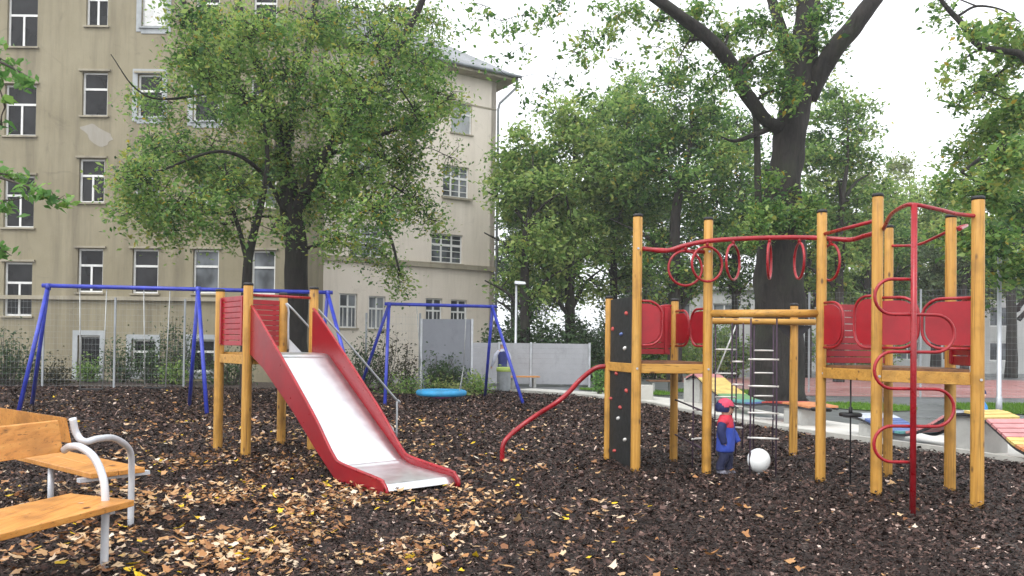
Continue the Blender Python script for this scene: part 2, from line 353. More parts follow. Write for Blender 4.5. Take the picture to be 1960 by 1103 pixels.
tag(blades((np.concatenate(xs_), np.concatenate(ys_)), 0, .09, .012, 'grass_blade', 'grass'), 'short bright green grass in patches beside the paving', 'grass', kind='stuff')
# bark chips: loose pieces lying on the mulch
def in_bark(x, y): return (x < np.where(y < 28.2, kx(y), -1.6)-.03)
N = 620000
D = 3.2+RNG.uniform(0, 1, N)**1.25*24; X = RNG.uniform(-.75, .78, N)*D; ok = in_bark(X, D); D = D[ok]; X = X[ok]; N = len(D)
sz = (.0050+.0008*D)*np.clip(RNG.lognormal(0, .5, N), .3, 2.6); a = RNG.uniform(0, 6.28, N); asp = RNG.uniform(.25, .75, N)
ux = np.stack([np.cos(a), np.sin(a), RNG.normal(0, .35, N)], 1); w_ = np.stack([-np.sin(a), np.cos(a), RNG.normal(0, .45, N)], 1)
c0 = np.stack([X, D, -.002+.024*np.abs(RNG.normal(0, 1, N))+.012*np.sin(1.7*X+.6*D)+.012*np.sin(.9*D-1.3*X+1)], 1)
k4 = np.array([(-1, -1), (1.1, -.7), (.8, .9), (-.9, 1.)])
V_ = c0[:, None]+ux[:, None]*(k4[:, 0][None, :, None]*sz[:, None, None])+w_[:, None]*(k4[:, 1][None, :, None]*(sz*asp)[:, None, None])
tone = np.clip(RNG.beta(1.3, 2.5, N)+(RNG.uniform(0, 1, N) > .968)*.5, 0, 1)
tag(quads('bark_chips', V_.reshape(-1, 3), 4, 'chips', tone), 'loose brown bark chips covering the playground', 'bark chips', kind='stuff')
# fallen leaves
def fallen(cnt):
    x = []; y = []
    spots = [(-2.7, 7.9, 1.6, 1.5, .22), (-3.2, 10.0, 1.8, 1.6, .13), (-1.5, 6.9, 1.1, .9, .12), (-2.2, 6.0, 1.0, .6, .10), (-1.8, 9.6, .9, 1.3, .05), (-6., 14, 3.5, 3, .12), (-3.2, 13., 2.2, 2.2, .08), (-2.5, 14., 3., 4., .05), (-8.5, 19, 5, 4, .10)]
    for (cx, cy, sx, sy, f) in spots:
        k = int(cnt*f); x.append(RNG.normal(cx, sx, k)); y.append(RNG.normal(cy, sy, k))
    k = int(cnt*.10); d = RNG.uniform(4, 24, k); x.append(RNG.uniform(-.7, .6, k)*d); y.append(d)
    x = np.concatenate(x); y = np.concatenate(y)
    pat = np.sin(2.3*x+1.1*y)*np.sin(1.7*y-2.1*x)+.5*np.sin(5.2*x)*np.sin(4.3*y+1)
    ok = in_bark(x, y) & (y > 3.6) & (RNG.uniform(-.85, .9, len(x)) < pat+.25*np.sin(9.1*x+2)*np.sin(8.3*y)); return x[ok], y[ok]
X, D = fallen(15000); SEATL = np.array([(-2.98, 5.45), (-3.08, 5.0), (-3.6, 7.1), (-2.85, 5.3)]); X = np.concatenate([X, SEATL[:, 0]]); D = np.concatenate([D, SEATL[:, 1]]); N = len(X);   # the last few lie on the bench seats
NL = 12
ang = np.linspace(0, 2*np.pi, NL, endpoint=False); base = np.array([1, .72, .92, .66, .85, .6, .5, .6, .85, .66, .92, .72])
a = RNG.uniform(0, 6.28, N); s_ = .031*np.clip(RNG.lognormal(0, .40, N), .4, 1.9)+.0004*D; tx = RNG.normal(0, .25, N); ty = RNG.normal(0, .25, N); cu = RNG.uniform(-.5, 1.3, N)
V_ = np.zeros((N, NL+1, 3)); zz = .028+.02*np.abs(RNG.normal(0, 1, N))
rr_ = base[None]*(1+RNG.normal(0, .22, (N, NL))); lx = rr_*np.cos(ang)[None]*s_[:, None]; ly = rr_*np.sin(ang)[None]*(s_*RNG.uniform(.45, .95, N))[:, None]
V_[:, 1:, 0] = lx*np.cos(a)[:, None]-ly*np.sin(a)[:, None]; V_[:, 1:, 1] = lx*np.sin(a)[:, None]+ly*np.cos(a)[:, None]
V_[:, 1:, 2] = tx[:, None]*lx+ty[:, None]*ly+cu[:, None]*(lx**2-.5*ly**2)/s_[:, None]*.4
V_[:, :, 0] += X[:, None]; V_[:, :, 1] += D[:, None]; V_[:, :, 2] += zz[:, None]; V_[:, :, 2] = np.maximum(V_[:, :, 2], .004); V_[-4:, :, 2] = .474+.15*np.abs(V_[-4:, :, 2]-zz[-4:, None])
tone = np.clip(RNG.beta(1.6, 2.3, N)*.92+(RNG.uniform(0, 1, N) > .93)*.6, 0, 1)
tag(quads('fallen_leaves', V_.reshape(-1, 3), NL+1, 'fallen', tone, faces=[(0, i+1, (i+1) % NL+1) for i in range(NL)]), 'fallen tan orange and yellow leaves scattered on the bark', 'leaves', kind='stuff')

# ------------------------------------------------------------------ buildings
class Facade:
    def __init__(s, root, o, u, n): s.root = root; s.o = np.array([*o, 0.]); s.u = np.array([*u, 0.]); s.n = np.array([*n, 0.]); s.holes = []
    def uz(s, x, y): return VP(x, y, s.o[:2], s.u[:2])
    def bx(s, m, u0, u1, z0, z1, w0, w1, mi=0): m.obox(s.o+s.u*u0+s.n*w0+np.array([0, 0, z0]), s.u*(u1-u0), s.n*(w1-w0), (0, 0, z1-z0), mi)
    def wall(s, u0, u1, z0, z1, mat, name='wall', depth=.25):
        us = sorted({u0, u1, *[h[0] for h in s.holes], *[h[1] for h in s.holes]}); zs = sorted({z0, z1, *[h[2] for h in s.holes], *[h[3] for h in s.holes]})
        us = [q for q in us if u0 <= q <= u1]; zs = [q for q in zs if z0 <= q <= z1]; m = MB()
        pt = lambda u, w, z: s.o+s.u*u+s.n*w+np.array([0, 0, z])
        for a, b in zip(us, us[1:]):
            for c, d in zip(zs, zs[1:]):
                if any(h[0] <= (a+b)/2 <= h[1] and h[2] <= (c+d)/2 <= h[3] for h in s.holes): continue
                m.add([pt(a, 0, c), pt(b, 0, c), pt(b, 0, d), pt(a, 0, d)], [(0, 1, 2, 3)])
        for (a, b, c, d) in s.holes:
            q = [(a, c), (b, c), (b, d), (a, d)]
            for i in range(4):
                (x0, y0), (x1, y1) = q[i], q[(i+1) % 4]; m.add([pt(x0, 0, y0), pt(x1, 0, y1), pt(x1, -depth, y1), pt(x0, -depth, y0)], [(0, 1, 2, 3)])
        return m.build(name, mat, s.root)
    def window(s, rect, style='T', surround=None, pane='glass_dark', cap=True, label=None, rec=.12):
        (u0, z1), (u1, z0) = s.uz(rect[0], rect[1]), s.uz(rect[2], rect[3])
        # keep frame level: heights at the window's centre
        z1 = s.uz((rect[0]+rect[2])/2, rect[1])[1]; z0 = s.uz((rect[0]+rect[2])/2, rect[3])[1]
        s.holes.append((u0, u1, z0, z1)); t = .075; m = MB(); w = -rec
        for r in ((u0, u0+t, z0, z1), (u1-t, u1, z0, z1), (u0+t, u1-t, z0, z0+t), (u0+t, u1-t, z1-t, z1)): s.bx(m, *r, w-.06, w)
        tz = z0+(z1-z0)*.62; uc = (u0+u1)/2
        if style in ('T', 'S', 'X'): s.bx(m, u0+t, u1-t, tz-.045, tz+.045, w-.055, w+.012)
        if style == 'T': s.bx(m, uc-.04, uc+.04, z0+t, tz-.045, w-.055, w+.006)
        if style == 'X': s.bx(m, uc-.045, uc+.045, z0+t, z1-t, w-.055, w+.006)
        if style == 'X':
            for k in (1, 3): q = u0+(u1-u0)*k/4; s.bx(m, q-.018, q+.018, z0+t, tz-.045, w-.05, w-.01)
        if style == 'G':
            for k in (1, 2): q = u0+(u1-u0)*k/3; s.bx(m, q-.045, q+.045, z0+t, z1-t, w-.055, w+.006)
            s.bx(m, u0+t, u1-t, tz-.06, tz+.06, w-.055, w+.012)
            for k in (.2, .42, .82): q = z0+(z1-z0)*k; s.bx(m, u0+t, u1-t, q-.018, q+.018, w-.05, w-.01)
        fr = m.build('window', 'white_paint', s.root)
        if label: fr['label'] = label
        m = MB(); s.bx(m, u0+.03, u1-.03, z0+.03, z1-.03, w-.05, w-.035); m.build('pane', pane, fr)
        m = MB(); s.bx(m, u0-.08, u1+.08, z0-.07, z0+.004, -.1, .09); m.build('sill', 'stucco_trim' if surround is None else 'white_plaster', fr)
        if cap: m = MB(); s.bx(m, u0-.12, u1+.12, z1+.02, z1+.10, 0.002, .10); m.build('drip_cap', 'stucco_trim', fr)
        if surround:
            m = MB(); e = .2
            for r in ((u0-e, u0, z0-e, z1+e), (u1, u1+e, z0-e, z1+e), (u0, u1, z1, z1+e), (u0, u1, z0-e*1.4, z0-.075)): s.bx(m, *r, .002, .03)
            m.build('surround', 'white_plaster', fr)
        return fr, (u0, u1, z0, z1)
bl = thing('apartment_building', (-16, 32, 0), 'tan stuccoed apartment building with white framed windows behind the swings', 'building')
fa = Facade(bl, (0, 32), (1, 0), (0, -1))
for (x0, y0, x1, y1) in ((8, 502, 60, 605), (8, 336, 64, 436), (10, 162, 68, 260), (15, -10, 71, 90)): fa.window((x0, y0, x1, y1), 'T')
for (x0, y0, x1, y1) in ((149, 476, 196, 560), (152, 304, 199, 388), (158, 138, 205, 222), (166, -34, 206, 50)): fa.window((x0, y0, x1, y1), 'T' if y0 != 138 else 'S')
fa.window((254, 477, 302, 562), 'S'); fa.window((370, 478, 418, 562), 'S', pane='glass_curtain'); fa.window((482, 480, 526, 564), 'S', pane='glass_curtain')
fa.window((264, 142, 310, 224), 'S', 'white'); fr, q = fa.window((272, -28, 318, 52), 'S', 'white', label='window with its white roller blind half down')
m_ = MB(); fa.bx(m_, q[0]+.08, q[1]-.08, q[2]+.09, q[2]+(q[3]-q[2])*.72, -.118, -.09); m_.build('roller_blind', 'white_paint', fr)
for r in ((372, 310, 418, 396), (482, 312, 528, 398), (258, 306, 304, 392)): fa.window(r, 'T', pane='glass_curtain')
for r in ((370, 150, 418, 232), (480, 150, 526, 232), (376, -26, 420, 56), (486, -26, 530, 56)): fa.window(r, 'S', 'white' if r[0] == 370 else None)
for (r, st) in (((149, 642, 190, 720), 'N'), ((252, 650, 296, 712), 'T'), ((366, 650, 410, 712), 'T')): fa.window(r, st, 'white', cap=False, label='basement window in a white surround')
fa.wall(-24, -9.2, -.1, 21, 'stucco_tan')
m_ = MB(); zl = fa.uz(230, 572)[1]; fa.bx(m_, -24, -9.2, zl-.07, zl+.09, .002, .14); m_.build('ledge', 'stucco_trim', bl)
m_ = MB(); fa.bx(m_, -24, -9.0, 21.02, 21.5, -.3, .6); m_.build('cornice', 'stucco_trim', bl)
m_ = MB(); u_, z_ = fa.uz(200, 250); m_.prism([(u_-.55+RNG.normal(0, .05)+q*.5+.42*math.cos(t)*(1+.25*math.sin(3*t)), z_-q*.4+.3*math.sin(t)*(1+.2*math.cos(4*t))) for t, q in ((t, .5+.5*math.cos(t+.6)) for t in np.linspace(0, 6.1, 22))], fa.o, fa.u, (0, -.006, 0)); m_.build('plaster_patch', 'patch', bl)
m_ = MB(); m_.obox((-9.2, 32.004, -.1), (0, 8, 0), (-.25, 0, 0), (0, 0, 21.1)); m_.build('side_wall', 'stucco_tan', bl)
m_ = MB(); m_.add([(-24, 31.5, 21.5), (-8.9, 31.5, 21.5), (-8.9, 44, 21.5), (-24, 44, 21.5), (-24, 38, 26), (-12, 38, 26)], [(0, 1, 5, 4), (1, 2, 5), (2, 3, 4, 5)]); m_.build('roof', 'slate', bl)
# the cream wing, turned away to the right
A_ = np.array([-10.4, 37.3]); B_ = G(946, 700)[:2]*0+np.array([-1.02, 43.]); L_ = np.linalg.norm(B_-A_); u_ = (B_-A_)/L_; n_ = np.array([u_[1], -u_[0]])
wg = thing('corner_building', (-6, 40, 0), 'cream apartment building with hipped slate roof and rainwater pipe at its corner', 'building')
fb = Facade(wg, A_, u_, n_)
for (x0, y0, x1, y1) in ((650, 562, 683, 628), (706, 567, 737, 630), (815, 571, 846, 634), (863, 574, 893, 636)): fb.window((x0, y0, x1, y1), 'X', pane='glass_curtain', cap=False)
for (x0, y0, x1, y1) in ((670, 430, 730, 492), (826, 448, 885, 504)): fb.window((x0, y0, x1, y1), 'G', pane='glass_curtain', cap=False)
for (x0, y0, x1, y1) in ((680, 290, 738, 352), (848, 318, 897, 378)): fb.window((x0, y0, x1, y1), 'G' , pane='glass_curtain', cap=False)
for (x0, y0, x1, y1) in ((700, 150, 750, 218), (864, 195, 903, 256)): fb.window((x0, y0, x1, y1), 'S', pane='white_plaster', cap=False, label='window with its white blind down')
fb.wall(-3, L_, -.1, 16.1, 'stucco_cream')
def led(y, x, h, d, nm, a=-3., ext=0.): 
    z = fb.uz(x, y)[1]; m = MB(); fb.bx(m, a, L_+ext, z-h, z+h, .002, d); m.build(nm, 'stucco_trim', wg)
led(514, 900, .10, .16, 'ledge', ext=.1); led(206, 925, .035, .05, 'moulding')
led(503, 820, .03, .06, 'moulding')
u1, z1 = fb.uz(903, 384); u0, _z = fb.uz(845, 378); m_ = MB(); fb.bx(m_, u0, u1, z1-.06, z1+.05, .1, .16); m_.build('window_ledge', 'stucco_trim', wg)
m_ = MB(); m_.obox([*(B_), -.1], [*(-n_*14), 0], [*(-u_*.3), 0], (0, 0, 16.2)); m_.build('end_wall', 'stucco_cream', wg)
def q3(u, w, z): return fb.o+fb.u*u+fb.n*w+np.array([0, 0, z])
m_ = MB(); e_ = .85
m_.hexa([q3(-3, e_, 16.1), q3(L_+e_, e_, 16.1), q3(L_+e_, -15, 16.1), q3(-3, -15, 16.1), q3(-3, e_, 16.28), q3(L_+e_, e_, 16.28), q3(L_+e_, -15, 16.28), q3(-3, -15, 16.28)]); m_.build('eaves', 'stucco_trim', wg)
m_ = MB(); m_.add([q3(-3, e_+.1, 16.3), q3(L_+e_+.1, e_+.1, 16.3), q3(L_+e_+.1, -15, 16.3), q3(-3, -15, 16.3), q3(-3, -6.5, 21.3), q3(L_-5.2, -6.5, 21.3)], [(0, 1, 5, 4), (1, 2, 5), (2, 3, 4, 5), (0, 4, 3)]); m_.build('roof', 'slate', wg)
m_ = MB(); m_.tube([q3(-3, e_+.14, 16.3), q3(L_+e_+.14, e_+.14, 16.3)], .09, 8); m_.build('gutter', 'zinc', wg)
m_ = MB(); m_.tube([q3(L_+.8, .9, 16.2), q3(L_+.75, .85, 15.7), q3(L_+.1, .2, 14.9), q3(L_+.06, .12, 14.6), q3(L_+.06, .12, 0)], .07, 8); m_.build('rainwater_pipe', 'zinc', wg)
# low pale building beyond the court
pb = thing('low_building', (26, 56, 0), 'long low pale building beyond the sports court', 'building')
fc = Facade(pb, (10, 58), (1, -.05), (-.05, -1))
for k in range(13):
    for (za, zb) in ((.9, 2.3), (3.4, 4.9)):
        u0 = 1.5+k*3.3; fc.holes.append((u0, u0+1.7, za, zb)); m_ = MB()
        for r in ((u0, u0+.1, za, zb), (u0+1.6, u0+1.7, za, zb), (u0+.1, u0+1.6, za, za+.1), (u0+.1, u0+1.6, zb-.1, zb), (u0+.8, u0+.9, za+.1, zb-.1)): fc.bx(m_, *r, -.2, -.12)
        w = m_.build('window', 'white_paint', pb); m_ = MB(); fc.bx(m_, u0+.02, u0+1.68, za+.02, zb-.02, -.19, -.17); m_.build('pane', 'glass_curtain', w)
fc.wall(0, 48, -.1, 5.9, 'stucco_pale'); m_ = MB(); fc.bx(m_, -.3, 48, 5.92, 6.3, -.4, .3); m_.build('parapet', 'stucco_pale', pb)
m_ = MB(); fc.bx(m_, -.01, .2, -.1, 5.9, -8, -.26); m_.build('end_wall', 'stucco_pale', pb)

# ------------------------------------------------------------------ trees
def limbs_pts(l): return smooth_path(l, 6)
def tree(name, label, cat, base, limbs, clusters, leaf, per, clump_r, bark='bark_dark', leafm='leaf_mid', group=None, tone=(0, 1), twr=.012, seg=12, wob=.06, flat=.6, droop=.0, sparse=None):
    root = thing(name, (*base[:2], 0), label, cat, group); m = MB(); nodes_ = []
    for l in limbs:
        p = limbs_pts(l); m.tube(p[:, :3], p[:, 3], seg if p[0, 3] > .08 else 7, wob=wob if p[0, 3] > .08 else 0)
        nodes_ += [tuple(q) for q in p]
    nd = np.array(nodes_); LV = []; LT = []
    for (c, r, n, *ex) in clusters:
        c = np.array(c, float); r = np.array(r, float)
        i = int(np.argmin(np.linalg.norm(nd[:, :3]-c, axis=1)+np.maximum(0, nd[:, 2]-c[2])*.8)); a = nd[i]
        dist = np.linalg.norm(c-a[:3]); r0 = min(a[3]*.75, .02+.016*dist+.004*n**.5)
        mid = (a[:3]+c)/2+RNG.normal(0, .08*dist, 3)+np.array([0, 0, .12*dist])
        br = smooth_path([(*a[:3], r0), (*mid, r0*.7), (*c, max(.012, r0*.35))], 5); m.tube(br[:, :3], br[:, 3], 6)
        loc = br; tl = []
        for k in range(n):
            d = RNG.normal(0, 1, 3); d /= np.linalg.norm(d); p = c+d*r*RNG.uniform(.15, 1)**.5
            j = int(np.argmin(np.linalg.norm(loc[:, :3]-p, axis=1))); q = loc[j, :3]
            mm = (p+q)/2+RNG.normal(0, .12, 3)*np.linalg.norm(p-q)+np.array([0, 0, .05]); m.tube([q, mm, p], [twr, twr*.75, twr*.4], 4, caps=False)
            kk = max(3, int(per*RNG.uniform(.5, 1.4))); cr = clump_r*RNG.uniform(.6, 1.25)
            # leaves sit along the twig's outer half and round its end
            al = RNG.uniform(.25, 1.15, kk)[:, None]; pos = mm+(p-mm)*al+RNG.normal(0, 1, (kk, 3))*np.array([cr, cr, cr*flat])*.55
            pos[:, 2] -= droop*np.abs(RNG.normal(0, 1, kk))*cr
            LV.append(pos); LT.append(np.full(kk, RNG.normal(0, .17))+RNG.normal(0, .15, kk))
        nd = np.vstack([nd, br])
    pos = np.concatenate(LV); t = np.clip(np.concatenate(LT)+.5*(tone[0]+tone[1]), 0, .93)
    yel = RNG.uniform(0, 1, len(t)) > .985; t[yel] = 1
    tr = m.build('trunk', bark, root)
    leaves('crown', pos, leaf, leafm, t, root); return root
def leaves(name, pos, size, mat, tone, root):
    n = len(pos); nr = RNG.normal(0, 1, (n, 3)); nr[:, 2] = np.abs(nr[:, 2])+.35; nr /= np.linalg.norm(nr, axis=1)[:, None]
    u = np.cross(nr, RNG.normal(0, 1, (n, 3))); u /= np.linalg.norm(u, axis=1)[:, None]; w = np.cross(nr, u)
    s = size*RNG.lognormal(0, .28, n)*.5; k = np.array([(-1, 0, 0), (-.1, -.52, .12), (1.05, 0, -.1), (-.05, .52, .12)])
    V_ = pos[:, None]+s[:, None, None]*(k[:, 0][None, :, None]*u[:, None]+k[:, 1][None, :, None]*w[:, None]+k[:, 2][None, :, None]*nr[:, None])
    return quads(name, V_.reshape(-1, 3), 4, mat, tone, root)
def L4(*a): return [(*P(x, y, Y), r) for (x, y, Y, r) in a]
def CL(x, y, Y, rx, ry, n, dz=None): c = P(x, y, Y); s = Y/FL; return (c, (rx*s, (dz if dz else rx*s), ry*s), n)
# tree in front of the tan building
Y = 23.; g = G(562, 660+2400/Y-2)
t1 = [L4((562, 766, Y, .48), (563, 700, Y, .38), (566, 600, Y, .35), (567, 480, Y, .33), (556, 400, Y, .30), (545, 300, Y, .22), (520, 200, Y, .15), (470, 60, Y, .13), (440, -60, Y, .08)),
      L4((560, 415, Y, .20), (600, 340, Y-.5, .16), (640, 270, Y-1, .13), (690, 200, Y-1.5, .12), (750, 110, Y-1.5, .11), (800, 20, Y-1.5, .09), (830, -60, Y-1.5, .06)),
      L4((545, 300, Y, .2), (560, 200, Y+.5, .15), (590, 90, Y+1, .12), (610, -40, Y+1, .08)),
      L4((520, 230, Y, .14), (450, 170, Y-1, .12), (390, 90, Y-1.5, .09), (345, -10, Y-2, .06)),
      L4((640, 270, Y-1, .1), (720, 260, Y-1.5, .08), (800, 230, Y-2, .05), (850, 215, Y-2, .03)),
      L4((600, 345, Y-.5, .09), (680, 370, Y-1.2, .07), (740, 440, Y-1.6, .05), (765, 520, Y-1.7, .025)),
      L4((558, 430, Y, .08), (500, 330, Y-1.2, .06), (420, 290, Y-2, .045), (300, 330, Y-3, .03)),
      L4((450, 170, Y-1, .04), (320, 190, Y-3, .03), (260, 170, Y-3.5, .02), (212, 104, Y-4, .01))]
spec = [(420, 40, 60, 50, 20), (370, 110, 50, 50, 16), (440, 130, 55, 55, 22), (500, 60, 60, 60, 22), (600, 40, 60, 45, 18), (560, 140, 60, 55, 22), (640, 140, 50, 50, 14), (700, 70, 60, 50, 14), (760, 30, 60, 50, 16), (830, 40, 50, 50, 10), (800, 120, 60, 45, 18),
        (730, 170, 55, 50, 20), (830, 180, 50, 45, 18), (770, 240, 60, 45, 18), (690, 250, 60, 50, 20), (620, 220, 60, 55, 24), (520, 220, 55, 55, 22), (440, 220, 55, 50, 20), (400, 290, 60, 45, 20), (330, 290, 60, 45, 18), (270, 340, 55, 45, 18), (270, 400, 60, 35, 16),
        (350, 390, 60, 45, 22), (430, 350, 55, 50, 20), (520, 320, 55, 50, 22), (600, 310, 60, 50, 24), (680, 330, 60, 45, 22), (760, 320, 55, 45, 16), (640, 390, 60, 45, 20), (560, 390, 60, 40, 15), (720, 400, 55, 45, 16), (790, 380, 55, 40, 12), (820, 420, 35, 30, 5),
        (330, 440, 60, 28, 7), (430, 430, 50, 35, 10), (520, 440, 45, 30, 5), (640, 460, 50, 30, 9), (700, 470, 45, 30, 6), (745, 500, 30, 35, 6), (765, 540, 22, 22, 4), (300, 210, 50, 40, 6), (240, 330, 35, 35, 5), (290, 270, 40, 30, 6), (355, 30, 40, 40, 8), (250, 180, 30, 20, 3), (860, 300, 30, 40, 4)]
spec += [(RNG.uniform(330, 830), RNG.uniform(0, 380), 45, 40, 8) for k in range(20)]
fr_ = [CL(x, y, Y-3.2, 55, 45, 13) for (x, y) in ((720, 90), (780, 50), (750, 150), (690, 190), (640, 130), (820, 110), (400, 150), (470, 190), (660, 240), (860, 190))]
cl = fr_+[CL(x, y, Y+RNG.uniform(-3.8, 1.8), rx*1.15, ry*1.15, int(n*2.3)) for (x, y, rx, ry, n) in spec]
tree('tree', 'leafy dark trunked tree rising behind the slide in front of the tan building', 'tree', g, t1, cl, .112, 36, .40, 'bark_dark', 'leaf_fresh', tone=(.30, .92), droop=.6)
Y = 20.5; g = G(472, 657+2400/Y)
t2 = [L4((470, 774, Y, .15), (470, 650, Y, .13), (472, 540, Y, .125), (480, 470, Y, .11), (500, 390, Y, .085), (512, 300, Y, .06), (500, 200, Y, .03)), L4((474, 500, Y, .08), (458, 440, Y, .06), (440, 380, Y, .04), (430, 310, Y, .02))]
tree('young_tree', 'slim young tree with forked trunk standing left of the thick dark tree', 'tree', g, t2, [CL(x, y, Y, rx, ry, n) for (x, y, rx, ry, n) in ((500, 250, 45, 50, 12), (430, 330, 45, 45, 12), (520, 340, 40, 40, 8), (470, 400, 45, 30, 7), (400, 410, 40, 25, 6))], .11, 18, .28, 'bark_dark', 'leaf_mid', droop=.5)
# the big tree on the right
Y = 24.7; g = G(1488, 667+2400/Y)
t3 = [L4((1488, 775, Y, .92), (1488, 740, Y, .82), (1490, 640, Y, .78), (1492, 540, Y, .76), (1495, 440, Y, .72), (1498, 370, Y, .56), (1508, 290, Y, .50), (1520, 210, Y, .48), (1535, 130, Y, .42), (1545, 40, Y, .38), (1550, -80, Y, .3)),
      L4((1512, 250, Y, .25), (1468, 232, Y-.3, .20), (1428, 178, Y-.6, .21), (1390, 110, Y-1, .21), (1340, 60, Y-1.4, .19), (1275, 12, Y-1.8, .16), (1200, -40, Y-2.2, .17), (1080, -80, Y-2.5, .13), (950, -70, Y-3, .09), (880, -40, Y-3, .05)),
      L4((1545, 190, Y, .3), (1580, 120, Y-.4, .30), (1630, 55, Y-.8, .28), (1680, -10, Y-1, .24), (1740, -90, Y-1, .2)),
      L4((1525, 200, Y, .2), (1510, 110, Y+.4, .2), (1490, 40, Y+.8, .17), (1465, -40, Y+1, .14)),
      L4((1475, 245, Y-.2, .10), (1440, 260, Y-.4, .08), (1405, 270, Y-.6, .05), (1380, 262, Y-.8, .02)),
      L4((1452, 420, Y-.3, .11), (1450, 330, Y-.3, .10), (1448, 240, Y-.3, .10), (1440, 190, Y-.4, .08))]
spec = [(1300, 110, 40, 40, 5), (1360, 150, 40, 40, 6), (1330, 60, 30, 30, 6), (1590, 90, 30, 40, 6), (1440, 40, 45, 40, 16), (1390, 70, 35, 45, 12), (1500, 90, 35, 45, 12), (1500, 170, 35, 45, 14), (1550, 70, 35, 50, 10), (1580, 30, 35, 30, 8), (1340, 20, 40, 20, 10), (1260, 40, 40, 30, 6), (1200, 25, 40, 25, 8), (1170, 60, 25, 20, 4), (1120, 60, 40, 40, 4), (1440, 120, 30, 40, 8), (1470, 150, 35, 50, 10), (1520, 10, 40, 20, 8), (1400, 150, 22, 35, 5),
        (1470, 410, 42, 42, 22), (1530, 420, 35, 40, 16), (1500, 370, 35, 30, 12), (1440, 440, 25, 30, 8), (1555, 390, 22, 30, 6), (1480, 330, 20, 30, 4)]
cl = [CL(x, y, Y+RNG.uniform(-1.8, .3), rx, ry, int(n*2.2)) for (x, y, rx, ry, n) in spec]
# thin drooping sprays of the long left limb
for (x, y, n) in ((1100, 100, 3), (1060, 150, 3), (1125, 130, 3), (1040, 40, 4), (960, 40, 3), (925, 10, 3), (1000, 90, 3), (1070, 20, 4), (1150, 20, 5), (985, 150, 2), (1020, 180, 2), (1000, 30, 3), (900, 60, 2), (1110, 180, 2), (940, 110, 2), (1190, 115, 3), (1260, 90, 4)):
    cl.append(CL(x, y, Y-3+RNG.uniform(-1, 1), 30, 34, n))
tree('large_tree', 'huge old tree with a massive dark trunk forking behind the rope ladders', 'tree', g, t3, cl, .14, 27, .32, 'bark_dark', 'leaf_fresh', tone=(.22, .84), droop=.5, seg=20, wob=.05)
# overhanging tree just outside the frame on the right
Y = 19.; g = np.array([13.6, 19.5, 0])
t4 = [[(13.6, 19.5, 0, .34), (13.5, 19.4, 3, .3), (13.3, 19.3, 6, .26), (13., 19.2, 9, .22), (12.8, 19., 12, .12)], L4((2010, 180, Y, .14), (1960, 110, Y, .09), (1925, 98, Y, .075), (1875, 88, Y, .075), (1840, 45, Y, .07), (1805, 5, Y, .05), (1770, -50, Y, .03)), L4((1835, 30, Y, .035), (1870, 12, Y, .03), (1920, 20, Y, .02), (1955, 45, Y, .012)),
      L4((2030, 330, Y, .13), (1960, 280, Y, .09), (1900, 290, Y, .06), (1840, 330, Y, .03)), L4((2020, 480, Y, .09), (1960, 440, Y, .07), (1890, 460, Y, .04), (1820, 470, Y, .02))]
spec = [(1900, 150, 45, 45, 12), (1950, 90, 40, 45, 14), (1950, 200, 45, 45, 18), (1900, 240, 45, 40, 14), (1850, 290, 45, 35, 10), (1930, 310, 50, 45, 16), (1880, 370, 50, 45, 14), (1820, 350, 40, 35, 9), (1950, 400, 40, 45, 14), (1900, 450, 50, 40, 14), (1840, 440, 45, 40, 9), (1950, 500, 40, 40, 12), (1900, 520, 40, 30, 7), (1860, 60, 35, 30, 4), (1810, 150, 18, 30, 2), (1850, 110, 25, 25, 3), (1800, 20, 25, 25, 3), (1920, 50, 35, 30, 6), (1840, 190, 25, 25, 4)]
tree('overhanging_tree', 'bright green tree reaching in over the tall lamp post from the right', 'tree', g, t4, [CL(x, y, Y+RNG.uniform(-1.5, 3), rx, ry, int(n*2.3)) for (x, y, rx, ry, n) in spec], .15, 28, .36, 'bark_dark', 'leaf_fresh', tone=(.32, .92), droop=.5)
# near tree left of the frame: only its sprays reach into the picture
t5 = [[(-7.4, 8.2, 0, .2), (-7.4, 8.2, 2, .17), (-7.3, 8.2, 4.5, .13), (-7.2, 8.2, 7, .06)], L4((-330, 60, 8.2, .07), (-150, 70, 8.2, .045), (-20, 110, 8.2, .02), (60, 150, 8.2, .006)), L4((-340, 330, 8.2, .06), (-150, 300, 8.2, .035), (0, 340, 8.2, .015), (125, 385, 8.2, .005)), L4((-330, 440, 8.2, .04), (-120, 440, 8.2, .02), (-20, 465, 8.2, .01), (22, 490, 8.2, .004))]
spec = [(20, 125, 42, 22, 5), (-10, 150, 40, 30, 5), (50, 152, 18, 14, 2), (10, 205, 20, 22, 1), (-60, 90, 70, 60, 8), (25, 345, 40, 18, 4), (60, 372, 40, 16, 4), (108, 386, 30, 12, 3), (0, 385, 35, 22, 4), (-60, 330, 60, 50, 7), (5, 478, 14, 20, 2), (-40, 480, 35, 30, 3), (-50, 400, 60, 30, 4), (2, 240, 10, 14, 1)]
tree('near_tree', 'near tree at the left edge reaching green sprays in front of the building', 'tree', (-7.4, 8.2), t5, [CL(x, y, 8.2+RNG.uniform(-.2, .5), rx, ry, n) for (x, y, rx, ry, n) in spec], .095, 15, .11, 'bark_grey', 'leaf_near', twr=.004, droop=.3)
